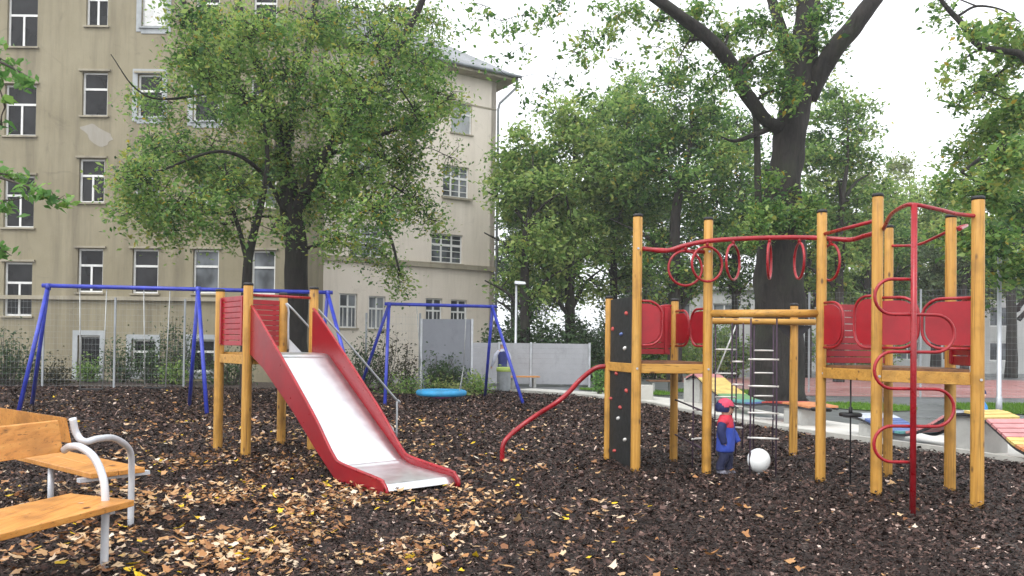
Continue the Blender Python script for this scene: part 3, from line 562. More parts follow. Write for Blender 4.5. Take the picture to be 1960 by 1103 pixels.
# row of trees behind the fences, each with its own trunk and crown
def bg_tree(px, Y, rtr, crown, n, label, leafm='leaf_mid', tone=(.2, .75), leaf=.21, per=34, name='park_tree', lean=0, cr=.7):
    hb = 664+(px-980)*.012; g = G(px, hb+2400/Y); (x0, x1, y0, y1) = crown; s = Y/FL
    cx = (x0+x1)/2; top = P(cx, y0, Y)[2]; bot = P(cx, y1, Y)[2]; ctr = P(cx, (y0+y1)/2, Y); rw = (x1-x0)/2*s; rh = (top-bot)/2
    limbs = [[(*g[:2], -.05, rtr*1.25), (g[0]+.05, g[1], bot*.6, rtr), (g[0]+lean*.3, g[1], (bot+top)/2*.8, rtr*.75), (ctr[0]+lean, g[1], bot+(top-bot)*.6, rtr*.35), (ctr[0], g[1], bot+(top-bot)*.78, .03)]]
    for k in range(5):
        a = RNG.uniform(0, 6.28); z0 = bot+(top-bot)*RNG.uniform(-.05, .45); r = rw*RNG.uniform(.55, .95)
        b = (g[0]+(ctr[0]-g[0])*.4, g[1], z0); limbs.append([(*b, rtr*.5), (b[0]+r*.45*math.cos(a), b[1]+r*.45*math.sin(a), z0+r*.5, rtr*.3), (b[0]+r*math.cos(a), b[1]+r*math.sin(a), z0+r*.8, .03)])
    cl = []
    for k in range(int(n*1.5)):
        d = RNG.normal(0, 1, 3); d /= np.linalg.norm(d); q = RNG.uniform(.1, 1)**.45
        f = 1-.25*max(0, d[2]); cl.append((ctr+np.array([d[0]*rw*f, d[1]*rw*f*.8, d[2]*rh])*q*np.array([1, 1, .97]), (rw*.26, rw*.26, rh*.12), int(RNG.integers(5, 14))))
    return tree(name, label, 'tree', g, limbs, cl, leaf, per, cr, 'bark_dark', leafm, tone=tone, group=None, droop=.2, twr=.02, seg=8)
bg_tree(1002, 37, .24, (915, 1120, 225, 610), 32, 'park tree just right of the cream building corner, trunk behind the small lamp', tone=(.3, .85))
bg_tree(1088, 39, .26, (970, 1220, 135, 600), 46, 'park tree with a straight dark trunk above the pale panel fence', tone=(.3, .85))
bg_tree(1173, 43, .22, (1070, 1310, 110, 600), 44, 'park tree whose thin trunk stands just left of the tallest left wooden post', tone=(.15, .7))
bg_tree(1290, 38, .32, (1160, 1460, 90, 600), 56, 'broad park tree seen through the red hoops', 'leaf_fresh', tone=(.2, .75))
bg_tree(1405, 44, .2, (1310, 1500, 170, 600), 36, 'park tree immediately left of the huge old trunk', 'leaf_fresh', tone=(.1, .65))
bg_tree(1605, 40, .24, (1500, 1705, 140, 600), 40, 'park tree immediately right of the huge old trunk', tone=(.2, .7))
bg_tree(1712, 64, .3, (1600, 1810, 290, 600), 40, 'pale yellowish far tree above the right wooden tower', 'leaf_pale', leaf=.28, cr=.8)
bg_tree(1790, 54, .3, (1690, 1900, 340, 600), 40, 'green far tree between the right tower and the lamp', 'leaf_mid', tone=(.4, .9), leaf=.26, cr=.8)
bg_tree(1935, 50, .3, (1820, 2050, 230, 600), 44, 'dense far tree behind the tall lamp head', 'leaf_mid', tone=(.1, .7), leaf=.24, cr=.7)
bg_tree(1660, 50, .25, (1560, 1760, 390, 600), 40, 'lower far tree showing between the posts of the right tower', 'leaf_mid', tone=(.1, .6), leaf=.22, cr=.7)
bg_tree(1240, 60, .3, (1090, 1380, 300, 650), 40, 'far tree filling the gap behind the climbing wall', 'leaf_dark', tone=(.4, .9), leaf=.25, cr=.8)
bg_tree(985, 58, .3, (915, 1130, 330, 650), 36, 'far tree low behind the corner of the cream building', 'leaf_dark', tone=(.4, .9), leaf=.25, cr=.8)
bg_tree(1845, 44, .2, (1760, 1920, 400, 600), 26, 'small dark tree behind the court fence, left of the tall lamp post', 'leaf_dark', tone=(.4, 1.), leaf=.2)
bg_tree(1545, 46, .2, (1500, 1620, 330, 600), 26, 'park tree half hidden by the right edge of the huge trunk', 'leaf_mid', tone=(.3, .8), leaf=.2)
# bushes
def bush(px, Y, w, h, label, leafm='leaf_dark', leaf=.10, n=14, name='bush', dens=26, tone=(.2, .8), group=None, base=None):
    hb = 662+(px-980)*.012; g = G(px, hb+2400/Y); root = thing(name, g, label, 'bush', group); m = MB(); LV = []; LT = []
    for k in range(n):
        a = RNG.uniform(0, 6.28); r = w*.5*RNG.uniform(0, 1)**.5; z = h*RNG.uniform(.25, .95)*(1-.3*(r/(w*.5))**2); p = np.array([g[0]+r*math.cos(a), g[1]+r*math.sin(a)*.6, z])
        q = np.array([g[0]+.25*r*math.cos(a), g[1]+.2*r*math.sin(a), 0]); m.tube([q, (p+q)/2+RNG.normal(0, .06, 3), p], [.018, .012, .006], 5, caps=False)
        al = RNG.uniform(.35, 1.05, dens)[:, None]; LV.append(q+(p-q)*al+RNG.normal(0, 1, (dens, 3))*min(w*.14, .22)); LT.append(RNG.normal(0, .15)+RNG.normal(.5*(tone[0]+tone[1]), .12, dens))
    m.build('stems', 'bark_grey', root); pos = np.concatenate(LV); pos[:, 2] = np.maximum(pos[:, 2], .05)
    leaves('foliage', pos, leaf, leafm, np.clip(np.concatenate(LT), 0, 1), root); return root
for (px, Y, w, h, lab, lm, n) in (
    (20, 27.5, 2.2, 1.9, 'dark bush at the far left under the mid floor windows', 'leaf_dark', 26), (95, 29, 1.4, .9, 'low dry bush left of the white framed basement window', 'leaf_bronze', 12), (170, 30.5, .9, 1.0, 'small green bush growing in front of the first basement window', 'leaf_mid', 10),
    (232, 30.3, 1.5, 1.9, 'tall airy bush right of the first basement window', 'leaf_dark', 14), (290, 30, 1.6, 1.7, 'straggly bush before the second basement window', 'leaf_dark', 16), (338, 30, 1.5, 2.6, 'tall thin leaved bush beside the blue middle swing leg', 'leaf_dark', 18), (330, 29.4, 1.1, 1.0, 'low green bush at the foot of the tall thin leaved bush', 'leaf_mid', 12),
    (440, 29.5, 1.8, 1.6, 'bush seen below the slide tower floor', 'leaf_dark', 16), (690, 27.5, 2.0, 2.3, 'dark tangled bush behind the slide stairs', 'leaf_dark', 34), (735, 28, 1.5, 2.4, 'reddish brown bush left of the wire mesh fence panel', 'leaf_bronze', 22), (775, 28, 1.2, 1.7, 'thin greenish bush in front of the wire mesh fence', 'leaf_bronze', 12),
    (835, 26, .9, 1.15, 'rounded dark bush in the bed, left of the two above the nest swing', 'leaf_dark', 16), (868, 26.3, .9, 1.1, 'rounded dark bush in the bed, right of the two above the nest swing', 'leaf_dark', 16), (905, 26.2, .7, .9, 'small upright bush right of the nest swing', 'leaf_mid', 10),
    (785, 25.4, 2.2, .5, 'low spreading ground plant left of the blue nest swing', 'leaf_mid', 22), (850, 25, 2.0, .42, 'low yellowish ground plant behind the blue nest swing', 'leaf_pale', 18), (915, 25.6, 1.2, .5, 'low ground plant between the nest swing and the blue frame leg', 'leaf_mid', 14),
    (1040, 36, 3.2, 3.2, 'big dark evergreen bush behind the pale panel fence', 'leaf_dark', 42), (1130, 37, 3.4, 3.6, 'big dark bush right of the one behind the pale fence', 'leaf_dark', 42), (965, 38, 2.4, 3.4, 'dark bush right of the cream building corner', 'leaf_dark', 30), (1250, 40, 4.0, 3.4, 'wide green bush behind the red slatted panel', 'leaf_mid', 40), (1380, 42, 4.5, 3.2, 'wide green bush behind the rope ladders', 'leaf_mid', 36),
    (1000, 50, 7, 5.0, 'far dark hedge seen left of the second park trunk', 'leaf_dark', 44), (1180, 52, 8, 5.2, 'far dark hedge seen between the thin park trunks', 'leaf_dark', 48), (1330, 54, 8, 4.6, 'far green hedge seen beyond the rope ladders', 'leaf_mid', 44),
    (845, 26.8, 1.4, 1.5, 'rounded green bush standing behind the blue nest swing', 'leaf_dark', 30),
    (1147, 26.5, .55, 1.15, 'bright green slender bush left of the climbing wall', 'leaf_near', 16), (1640, 46, 7, 4.0, 'long green bush behind the white court building corner', 'leaf_mid', 40)):
    nb_ = Y < 33 and px < 500
    bush(px, Y, w*(1.15 if nb_ else 1), h*(1.1 if nb_ else 1), lab, lm, .10 if Y < 33 else .2, int(n*1.9) if nb_ else n, dens=46 if nb_ else 34 if Y < 33 else 90)
# ------------------------------------------------------------------ slide tower
def v3(p, z): return np.array([p[0], p[1], z])
def post(root, p, r, h, cap=True, mat='post_wood'):
    m = MB(); k = [( .93*r, 0), (r, .01), (r*1.0, h*.33), (r*.985, h*.66), (r*.97, h-.012), (r*.9, h)]
    m.lathe((p[0], p[1], 0), [(k[0][0], -.05)]+k[1:], 18); o_ = m.build('post', mat, root)
    if cap: m = MB(); m.lathe((p[0], p[1], h+.001), [(r*1.02, 0), (r*1.03, .024), (r*.8, .038), (.01, .042)], 16); m.build('cap', 'cap', o_)
    return o_
st = thing('slide_tower', G(500, 868), 'wooden tower with steel chute slide between red side boards and metal stairs', 'slide')
P2 = G(470, 875)[:2]; sd_ = np.array([.655, -math.sqrt(1-.655**2)]); wd_ = np.array([-sd_[1], sd_[0]]); P4 = P2+wd_*1.0; P1 = P2-sd_*1.05; P3 = P4-sd_*1.05
for p, h in ((P1, 2.36), (P2, 2.40), (P3, 2.36), (P4, 2.40)): post(st, p, .068, h)
zd = 1.43
for a, b in ((P1, P2), (P2, P4), (P4, P3), (P3, P1)):
    m = MB(); d = (b-a)/np.linalg.norm(b-a); m.beam(v3(a+d*.069, zd-.07), v3(b-d*.069, zd-.07), .05, .13); m.build('deck_beam', 'beam_wood', st, .006)
m = MB()
for k in range(7): a = P2-sd_*(.03+.15*k)+wd_*.07; m.obox(v3(a, zd-.004), v3(-sd_*.135, 0), v3(wd_*.86, 0), (0, 0, .03))
m.build('deck', 'beam_wood', st)
def slat_panel(root, a, b, z0, z1, mat='red', n=9, name='side_panel', th=.03, inset=.07):
    a = np.array(a[:2]); b = np.array(b[:2]); d = (b-a)/np.linalg.norm(b-a); a = a+d*inset; b = b-d*inset; m = MB(); h = (z1-z0)/n
    for k in range(n): m.beam(v3(a, z0+h*(k+.5)), v3(b, z0+h*(k+.5)), th, h-.010)
    for e in (a+d*.06, b-d*.06): m.beam(v3(e, z0+.01), v3(e, z1-.01)+np.array([*d*1e-3, 0]), .03, .05) if 0 else m.box((*(e+np.array([d[1], -d[0]])*(th*.5+.016)), (z0+z1)/2), (.05, .03, z1-z0-.04), math.atan2(d[1], d[0]))
    return m.build(name, mat, root, .004)
slat_panel(st, P1, P2, 1.55, 2.27); slat_panel(st, P3, P1, 1.55, 2.27)
m = MB(); m.tube([v3(P2, 2.27)+v3(wd_*.05, 0), v3(P4, 2.27)-v3(wd_*.05, 0)], .02, 10); m.build('grab_bar', 'red_pipe', st)
zo = .015
upp = [(.02, 2.06), (.14, 2.05), (1.0, 1.44), (1.95, .74), (2.3, .44), (2.5, .28), (2.68, .215), (3.48, .15), (3.58, .12), (3.65, .06), (3.65, .0), (3.6, -.03)]
low = [(3.2, -.05), (2.75, -.04), (2.58, .0), (2.04, .32), (1.46, .70), (.5, 1.24), (.06, 1.42), (.02, 1.45)]
poly = [(u, z+zo) for u, z in upp+low]
for (p, th) in ((P2+wd_*.012, wd_*.026), (P4-wd_*.02, -wd_*.026)):
    m = MB(); m.prism(poly, p, sd_, (*th, 0)); o_ = m.build('side_board', 'red_slide', st, .006)
    rim = smooth_path([v3(p+sd_*u+th*.5, z+zo) for u, z in upp], 4); m = MB(); m.tube(rim, .019, 8); m.build('rim', 'red_pipe', o_)
    for u, z in ((.6, 1.35), (1.6, .62), (2.9, .06)):
        pass
chu = smooth_path([(0, -.03, 1.44), (0, .45, 1.43), (0, .60, 1.39), (0, .75, 1.29), (0, 2.35, .26), (0, 2.55, .16), (0, 2.75, .115), (0, 3.44, .085), (0, 3.55, .07), (0, 3.60, .02)], 6)
m = MB(); nn = 9
for q in chu:
    for j in range(nn):
        w = .04+(.914)*j/(nn-1); m.v.append(tuple(v3(P2+sd_*q[1]+wd_*w, q[2]+zo)))
for i in range(len(chu)-1):
    for j in range(nn-1): a = i*nn+j; m.face([a, a+1, a+nn+1, a+nn], 0, True)
o_ = m.build('chute', 'chute_steel', st); o_.modifiers.new('sheet', 'SOLIDIFY').thickness = .012
m = MB()
for q in (.9, 1.6, 2.3):
    k = int(np.argmin(abs(chu[:, 1]-q))); a = P2+sd_*chu[k, 1]+wd_*.1; b = P2+sd_*chu[k, 1]+wd_*.9; m.beam(v3(a, chu[k, 2]+zo-.04), v3(b, chu[k, 2]+zo-.04), .04, .03)
m.build('underside_brace', 'galv', st)
m = MB(); a = P2+sd_*2.95+wd_*.2; m.cyl(v3(a, -.05), v3(a, .12), .025, 10); a = a+wd_*.6; m.cyl(v3(a, -.05), v3(a, .12), .025, 10); m.build('foot', 'galv', st)
# stairs leaving the P4-P3 side
s0 = P4-sd_*.12; s1 = P3+sd_*.12; rn = 1.5
for e, sg in ((s0, 1), (s1, -1)):
    m = MB(); m.prism([(.05, 1.34), (.05, 1.66), (rn, .24), (rn, -.02), (rn-.15, -.02)], e, wd_, (*(-sd_*.02*sg), 0)); o_ = m.build('stair_side', 'galv_light', st)
    m = MB(); m.tube(smooth_path([v3(e+wd_*.04, 1.5), v3(e+wd_*.04, 2.08), v3(e+wd_*.12, 2.12), v3(e+wd_*rn, .74), v3(e+wd_*(rn+.05), .66), v3(e+wd_*(rn+.05), .0)], 4), .016, 10); m.build('handrail', 'galv', o_)
m = MB()
for k in range(6): f_ = (k+.6)/6.3; z = 1.42*(1-f_); a = s0-sd_*.02+wd_*(.05+rn*f_-.02); m.obox(v3(a, z), v3(wd_*.2, 0), v3((s1-s0)+sd_*.04, 0), (0, 0, .03))
m.build('treads', 'galv', st)

# ------------------------------------------------------------------ big climbing frame on the right
A = G(1216, 905)[:2]; B = G(1352, 905)[:2]; C_ = G(1163, 882)[:2]; D_ = G(1289, 882)[:2]; E_ = G(1570, 918)[:2]; F_ = G(1677, 945)[:2]; G_ = G(1699, 912)[:2]; H_ = G(1818, 942)[:2]; I_ = G(1870, 972)[:2]; J_ = G(1518, 873)[:2]
cf = thing('climbing_frame', (*A, 0), 'large wooden climbing frame of tall yellow posts joined by red hoops, nets and bars', 'climbing frame')
for p, h, r in ((A, 3.27, .063), (B, 3.25, .060), (C_, 2.28, .055), (D_, 2.26, .055), (E_, 3.29, .061), (F_, 3.32, .061), (G_, 3.16, .055), (H_, 3.12, .060), (I_, 3.16, .064), (J_, 2.25, .060)): post(cf, p, r, h)
def board(a, b, z0, z1, name='deck_beam', w=.05, mat='beam_wood', ins=.06):
    d = (b-a)/np.linalg.norm(b-a); m = MB(); m.beam(v3(a+d*ins, (z0+z1)/2), v3(b-d*ins, (z0+z1)/2), w, z1-z0); return m.build(name, mat, cf, .006)
for a, b in ((A, B), (C_, D_), (B, D_), (A, C_)): board(a, b, 1.27, 1.39)
for a, b in ((E_, F_), (E_, G_), (G_, H_), (H_, F_), (F_, I_), (I_, H_)): board(a, b, 1.25, 1.38)
def deck(poly, z):
    m = MB(); n = len(poly); m.add([v3(p, z) for p in poly]+[v3(p, z+.03) for p in poly], [tuple(range(n))[::-1], tuple(range(n, 2*n))]+[(i, (i+1) % n, n+(i+1) % n, n+i) for i in range(n)]); m.build('deck', 'dark_wood', cf)
deck([A+(.04, .04), B+(-.04, .04), D_-(.04, .04), C_+(.04, -.04)], 1.392); deck([E_+(.05, 0), F_, I_+(-.05, .05), H_, G_+(0, -.05)], 1.382)
# climbing wall between A and C with coloured holds
d = (C_-A)/np.linalg.norm(C_-A); Lw = np.linalg.norm(C_-A); nrm = np.array([-d[1], d[0]]); nrm = nrm if nrm[0] < 0 else -nrm
m = MB(); m.obox(v3(A+d*.064, .02), v3(d*(Lw-.122), 0), v3(-nrm*.03, 0), (0, 0, 2.24)); wl = m.build('climbing_wall', 'wall_black', cf, .004)
m = MB()
for e in (.1, Lw-.1): m.obox(v3(A+d*(e-.025)-nrm*.032, .05), v3(d*.05, 0), v3(-nrm*.04, 0), (0, 0, 2.1))
m.build('backing_strip', 'dark_wood', wl)
hold_px = [(1200, 600, 'wred'), (1174, 630, 'wred'), (1197, 667, 'white_paint'), (1169, 683, 'wred'), (1181, 715, 'wred'), (1200, 748, 'wred'), (1170, 763, 'wred'), (1184, 801, 'white_paint'), (1197, 842, 'rung'), (1177, 863, 'wred'), (1190, 640, 'wblue'), (1188, 780, 'wred')]
for side in (1, -1):
    for (x, y, c) in hold_px:
        u, z = VP(x, y, A, d)
        if side < 0: u = Lw-u; z = 2.3-z
        if not (.12 < u < Lw-.1 and .1 < z < 2.2): continue
        q = v3(A+d*u+nrm*(.0 if side > 0 else -.03), z); m = MB(); n_ = v3(nrm*side, 0); t_ = v3(d, 0); k = len(m.v)
        for i, (rr_, ww) in enumerate(((.031, -.002), (.032, .010), (.024, .024), (.010, .032))):
            for j in range(10): a = 2*math.pi*j/10; w2 = 1+.2*math.sin(2*a+x); m.v.append(tuple(q+n_*ww+(t_*math.cos(a)*1.15+np.array([0, 0, 1])*math.sin(a)*.85)*rr_*w2))
        for i in range(3):
            for j in range(10): m.face([i*10+j, i*10+(j+1) % 10, (i+1)*10+(j+1) % 10, (i+1)*10+j], 0, True)
        m.face([30+j for j in range(10)]); m.build('climbing_hold', c, wl)
# slatted panels and rounded plates with tube rims
slat_panel(cf, C_, D_, 1.50, 2.19, n=8); slat_panel(cf, G_, E_, 1.43, 2.17, n=9)
slat_panel(cf, H_, I_, 1.44, 1.66, n=2)
def plate(a, dr, ln, z0, z1, tall=None):   # red plate fixed to a post, its outer end rounded, edged by a tube
    dr = np.array(dr)/np.linalg.norm(dr); r = min(.16, ln*.55, (z1-z0)*.45); m = MB(); e = .055
    arc0 = [(ln-r+r*math.sin(t), z0+r-r*math.cos(t)) for t in np.linspace(0, math.pi/2, 7)]; arc1 = [(ln-r+r*math.cos(t), z1-r+r*math.sin(t)) for t in np.linspace(0, math.pi/2, 7)]
    nn_ = np.array([-dr[1], dr[0]]); m.prism([(e, z0)]+arc0+arc1+[(e, z1)], a-nn_*.008, dr, (*nn_*.016, 0)); o_ = m.build('entry_plate', 'red', cf)
    g_ = .034; ext = [(e-.02, z0-g_)]+[(u+(g_ if k else 0), z) for k, (u, z) in enumerate([(q[0], q[1]-g_*math.cos(t)) for q, t in zip(arc0, np.linspace(0, math.pi/2, 7))])]
    ring = [(e-.02, z0-g_)]+[(ln-r+(r+g_)*math.sin(t), z0+r-(r+g_)*math.cos(t)) for t in np.linspace(0, math.pi/2, 7)]+[(ln-r+(r+g_)*math.cos(t), z1-r+(r+g_)*math.sin(t)) for t in np.linspace(0, math.pi/2, 7)]+[(e-.02, z1+g_)]
    m = MB(); m.tube([v3(a+dr*u, z) for u, z in ring], .0165, 8); m.build('grab_rail', 'red_pipe', o_); return o_
plate(D_, B-D_, .45, 1.66, 2.08); plate(B, D_-B, .48, 1.66, 2.08); plate(A, D_-C_, .30, 1.66, 2.16); plate(D_, C_-D_, .30, 1.66, 2.16)
plate(E_, F_-E_, .36, 1.66, 2.14); plate(F_, E_-F_, .33, 1.66, 2.18); plate(F_, I_-F_, .40, 1.66, 2.15); plate(I_, F_-I_, .50, 1.66, 2.12)
# taller plate between H and I with its rail sweeping up
d = (I_-H_)/np.linalg.norm(I_-H_); L2 = np.linalg.norm(I_-H_)
m = MB(); m.prism([(.06, 1.67), (L2-.065, 1.67), (L2-.065, 2.16), (.45, 2.14), (.25, 2.0), (.06, 1.92)], H_, d, (.014, 0, 0)); o_ = m.build('entry_plate', 'red', cf)
m = MB(); m.tube(smooth_path([v3(H_+d*u, z) for u, z in ((.05, 1.92), (.25, 2.02), (.42, 2.14), (L2-.05, 2.17))], 5), .017, 8); m.tube([v3(H_+d*.05, 1.65), v3(I_-d*.05, 1.65)], .015, 8); m.build('grab_rail', 'red_pipe', o_)
# round beams of the net bay
def logbeam(a, b, z, r, name='round_beam'):
    m = MB(); m.cyl(v3(a, z), v3(b, z), r, 16); m.build(name, 'beam_wood', cf)
logbeam(B, E_, 2.045, .05); logbeam(P(1362, 610, 11.68)[:2], P(1560, 610, 11.68)[:2], 2.005, .045)
for q in (np.array([-1., -.04]), np.array([1., -.04])):
    q = q/np.linalg.norm(q); m = MB(); m.prism([(.05, 1.955), (.27, 1.955), (.05, 1.74)], J_, q, (0, .02, 0)); m.build('bracket', 'dark_metal', cf)
# rope ladders
def ladder(a, b, z1, z0, rung_z, ext=.03, name='rope_ladder'):
    m = MB(); a = np.array(a); b = np.array(b)
    for p in (a, b): m.tube([v3(p, z1), v3(p, (z0+z1)/2)+np.array([.004, 0, 0]), v3(p, z0)], .011, 7)
    o_ = m.build(name, 'rope', cf); d = (b-a)/np.linalg.norm(b-a)
    for z in rung_z: m = MB(); m.tube([v3(a-d*ext, z), v3(b+d*ext, z)], .013, 9); m.build('rung', 'rung', o_)
def xat(px, y, Y): return P(px, y, Y)[:2]
def onseg(px, a, b):                      # the point of segment a-b seen in column px
    for k in range(40): pass
    ts = np.linspace(0, 1, 400); q = a[None]+(b-a)[None]*ts[:, None]; x = 980+FL*q[:, 0]/q[:, 1]; return q[int(np.argmin(abs(x-px)))]
fz = lambda q, ys: [float(P(980+FL*q[0]/q[1], y, q[1])[2]) for y in ys]
a, b = onseg(1437, B, E_), onseg(1487, B, E_); ladder(a, b, 1.98, .0, fz(a, (688, 739, 790, 838)))
a, b = P(1443, 700, 11.68)[:2], P(1480, 700, 11.68)[:2]; ladder(a, b, 1.96, .0, fz(a, (671, 714, 758, 801)), 0)
a, b = P(1369, 700, 11.68)[:2], P(1409, 700, 11.68)[:2]; ladder(a, b, 1.96, .0, fz(a, (669, 715, 760, 806)), 0)
a, b = onseg(1412, B, E_), onseg(1434, B, E_); ladder(a+(0, .25), b+(0, .25), 1.93, .3, fz(a, (693, 738, 781, 822)), 0)
a, b = onseg(1335, D_, B), onseg(1345, D_, B); ladder(np.array([2.40, 10.35]), np.array([2.62, 10.5]), 1.28, .0, [1.38-.02, .78, .4], .02)
for z, yy in ((.82, 0), (.33, 1)):
    m = MB(); m.tube([v3(D_, z+.05), v3(B, z-.05)], .012, 8); m.build('step_rope', 'rope', cf)
# overhead track with hoops
ab = lambda x, y, Y: P(x, y, Y)
m = MB(); m.tube([v3(A, 2.86), v3(B, 2.84)], .026, 12); m.build('cross_bar', 'red_pipe', cf)
m = MB(); m.tube([v3(E_, 3.02), v3(F_, 3.06)], .022, 12); m.build('cross_bar', 'red_pipe', cf)
trk = smooth_path([ab(1228, 476, 10.05), ab(1275, 480, 10.03), ab(1312, 470, 10.0), ab(1362, 461, 9.95), ab(1450, 456, 9.85), ab(1540, 455, 9.75), ab(1602, 458, 9.6), ab(1630, 459, 9.5), ab(1655, 452, 9.3), ab(1674, 447, 9.1)], 8)
m = MB(); m.tube(trk, .030, 12); tk = m.build('hoop_track', 'red_pipe', cf)
for (x, ratio, sg) in ((1311, .94, 1), (1352, .84, 1), (1404, .36, 1), (1466, .1, 1), (1528, .26, -1), (1591, .48, -1)):
    c0 = trk[int(np.argmin([abs(pp-x) for pp in 980+FL*trk[:, 0]/trk[:, 1]]))]; an = math.acos(ratio)*sg-math.atan((x-980)/FL); u = np.array([math.cos(an), math.sin(an), 0]); r = .222
    c = c0-np.array([0, 0, .05+r+(.02)]); m = MB(); m.tube([c+u*math.cos(t)*r+np.array([0, 0, 1])*math.sin(t)*r for t in np.linspace(0, 2*math.pi, 33)[:-1]], .0165, 8, closed=True)
    m.tube([c+np.array([0, 0, r]), c0], .022, 8); m.build('hoop', 'red_pipe', tk)
# red arch over the right tower and the pole with its serpentine
pl = G(1747, 985)[:2]
ar = smooth_path([v3(F_, 2.95)+(.05, -.03, 0), ab(1705, 412, 8.35), ab(1728, 396, 7.9), (*pl, P(1746, 392, pl[1])[2]), ab(1800, 402, 7.8), ab(1832, 410, 7.95), v3(I_, P(1868, 414, I_[1])[2])], 8)
m = MB(); m.tube(ar, .021, 10); m.build('arch_bar', 'red_pipe', cf)
m = MB(); m.tube(smooth_path([v3(G_, 2.93), ab(1755, 469, 9.6), ab(1790, 455, 9.2), v3(H_, 2.98), v3(H_, 3.0)+(.12, -.1, .02), v3(I_, 2.9)+(-.02, .3, 0)], 6), .018, 10); m.build('arch_bar', 'red_pipe', cf)
m = MB(); ztop = P(1746, 392, pl[1])[2]; m.cyl(v3(pl, -.05), v3(pl, ztop), .029, 14); po = m.build('climbing_pole', 'red_pipe', cf)
zs = [P(1747, y, pl[1])[2] for y in (534, 602, 674, 745, 817, 886)]; hl = .5; path = []
for k in range(5):
    z1, z0 = zs[k], zs[k+1]; sg = -1 if k % 2 == 0 else 1; wdt = .365 if sg < 0 else .42; r = (z1-z0)/2; cx = wdt-r
    path.append((0, z1)); path.append((sg*cx*.5, z1))
    for t in np.linspace(0, math.pi, 13): path.append((sg*(cx+r*math.sin(t)), (z1+z0)/2+r*math.cos(t)))
    path.append((sg*cx*.5, z0))
path.append((0, zs[-1])); m = MB(); m.tube([v3(pl+np.array([u, .04]), z) for u, z in path], .0165, 9); m.build('serpentine_bar', 'red_pipe', po)
# wavy red pole coming down left of the climbing wall
wv = smooth_path([ab(1160, 701, 11.05), ab(1138, 706, 11.05), ab(1110, 728, 11.1), ab(1088, 752, 11.0), ab(1062, 773, 10.95), ab(1030, 793, 11.05), ab(1000, 814, 11.05), ab(976, 834, 10.95), ab(963, 852, 10.9), ab(961, 884, 10.9)], 8)
m = MB(); m.tube(wv, .034, 12); m.build('sliding_pole', 'red_pipe', cf)
# rope with round step plates under the right tower
for (px, y, Y, ytop) in ((1628, 794, 9.35, 722), (1572, 784, 10.0, 722)):
    q = ab(px, y, Y); m = MB(); m.tube([(q[0], q[1], 1.34), (q[0], q[1], .0)], .010, 8); m.tube([(q[0], q[1], q[2]), (q[0], q[1], q[2]+.09)], .022, 10)
    o_ = m.build('climbing_rope', 'black', cf); m = MB(); m.lathe(tuple(q), [(.12, -.02), (.13, -.012), (.13, .012), (.115, .022)], 24); m.build('step_plate', 'black', o_)
m = MB()
for (p, zz) in ((A, 1.33), (B, 1.33), (E_, 1.31), (F_, 1.31), (I_, 1.31), (H_, 1.31), (A, 2.86), (B, 2.84)):
    dd = np.array([0, -1.]); q = v3(p+dd*.058, zz); m.cyl(q, q+(0, -.014, 0), .014, 10)
m.build('bolts', 'galv', cf)

# ------------------------------------------------------------------ swings
def frame(name, label, apex, feet, r=.045, group=None):
    root = thing(name, (apex[0][0], apex[0][1], 0), label, 'swing', group); m = MB()
    d = np.array(apex[-1])-np.array(apex[0]); d /= np.linalg.norm(d); m.tube([np.array(apex[0])-d*.12, np.array(apex[-1])+d*.12], r*1.05, 12); m.build('cross_beam', 'blue', root)
    for a, fs in zip(apex, feet):
        for f in fs: m = MB(); m.tube([np.array(a)-(0, 0, .02), (*f, -.05)], r, 12); m.build('leg', 'blue', root)
        m = MB(); m.tube([np.array(a)-(0, 0, .1), np.array(a)+(0, 0, .05)], r*1.3, 10); m.build('joint', 'blue', root)
    return root
zb = 2.88
s1r = frame('swing_set', 'long blue steel swing frame with two bays in front of the tan building', [(-10.5, 17.7, P(88, 547, 17.7)[2]), (-7.45, 18.55, P(379, 553, 18.55)[2]), (-4.6, 19.5, P(625, 560, 19.5)[2])],
            [((-10.75, 17.1), (-11.55, 18.9)), ((-6.72, 17.35), (-8.0, 19.5)), ((-3.5, 18.2), (-5.1, 20.6))])
def beam_at(px, a, b): 
    ts = np.linspace(0, 1, 500); q = np.array(a)[None]+(np.array(b)-np.array(a))[None]*ts[:, None]; x = 980+FL*q[:, 0]/q[:, 1]-.012*250; return q[int(np.argmin(abs(x-px)))]
ap = [(-10.5, 17.7, P(88, 547, 17.7)[2]), (-4.6, 19.5, P(625, 560, 19.5)[2])]
def swing(root, xa, xb, seat_w, seat_y, apx, seat=True):
    a = beam_at(xa, *apx); b = beam_at(xb, *apx); c = (a+b)/2; d = (b-a)/np.linalg.norm(b-a); zs_ = P((xa+xb)/2, seat_y, c[1])[2]
    m = MB(); ea, eb = c-d*seat_w/2, c+d*seat_w/2; ea[2] = eb[2] = zs_
    for p, q in ((a, ea), (b, eb)): m.tube([p, q], .012, 6)
    o_ = m.build('swing', 'chain', root); m = MB(); m.box((c[0], c[1], zs_-.015), (seat_w+.04, .20, .035), math.atan2(d[1], d[0])); m.build('seat', 'black', o_, .01); return o_
swing(s1r, 148, 200, .46, 744, ap); swing(s1r, 271, 321, .44, 741, ap)
ap2 = [(-3.45, 21.9, P(742, 582, 21.9)[2]), (-.58, 22.8, P(938, 587, 22.8)[2])]
s2r = frame('nest_swing', 'blue steel swing frame carrying a round blue nest seat on ropes', ap2, [((-3.3, 20.5), (-4.65, 23.6)), ((.35, 21.3), (-.82, 24.4))])
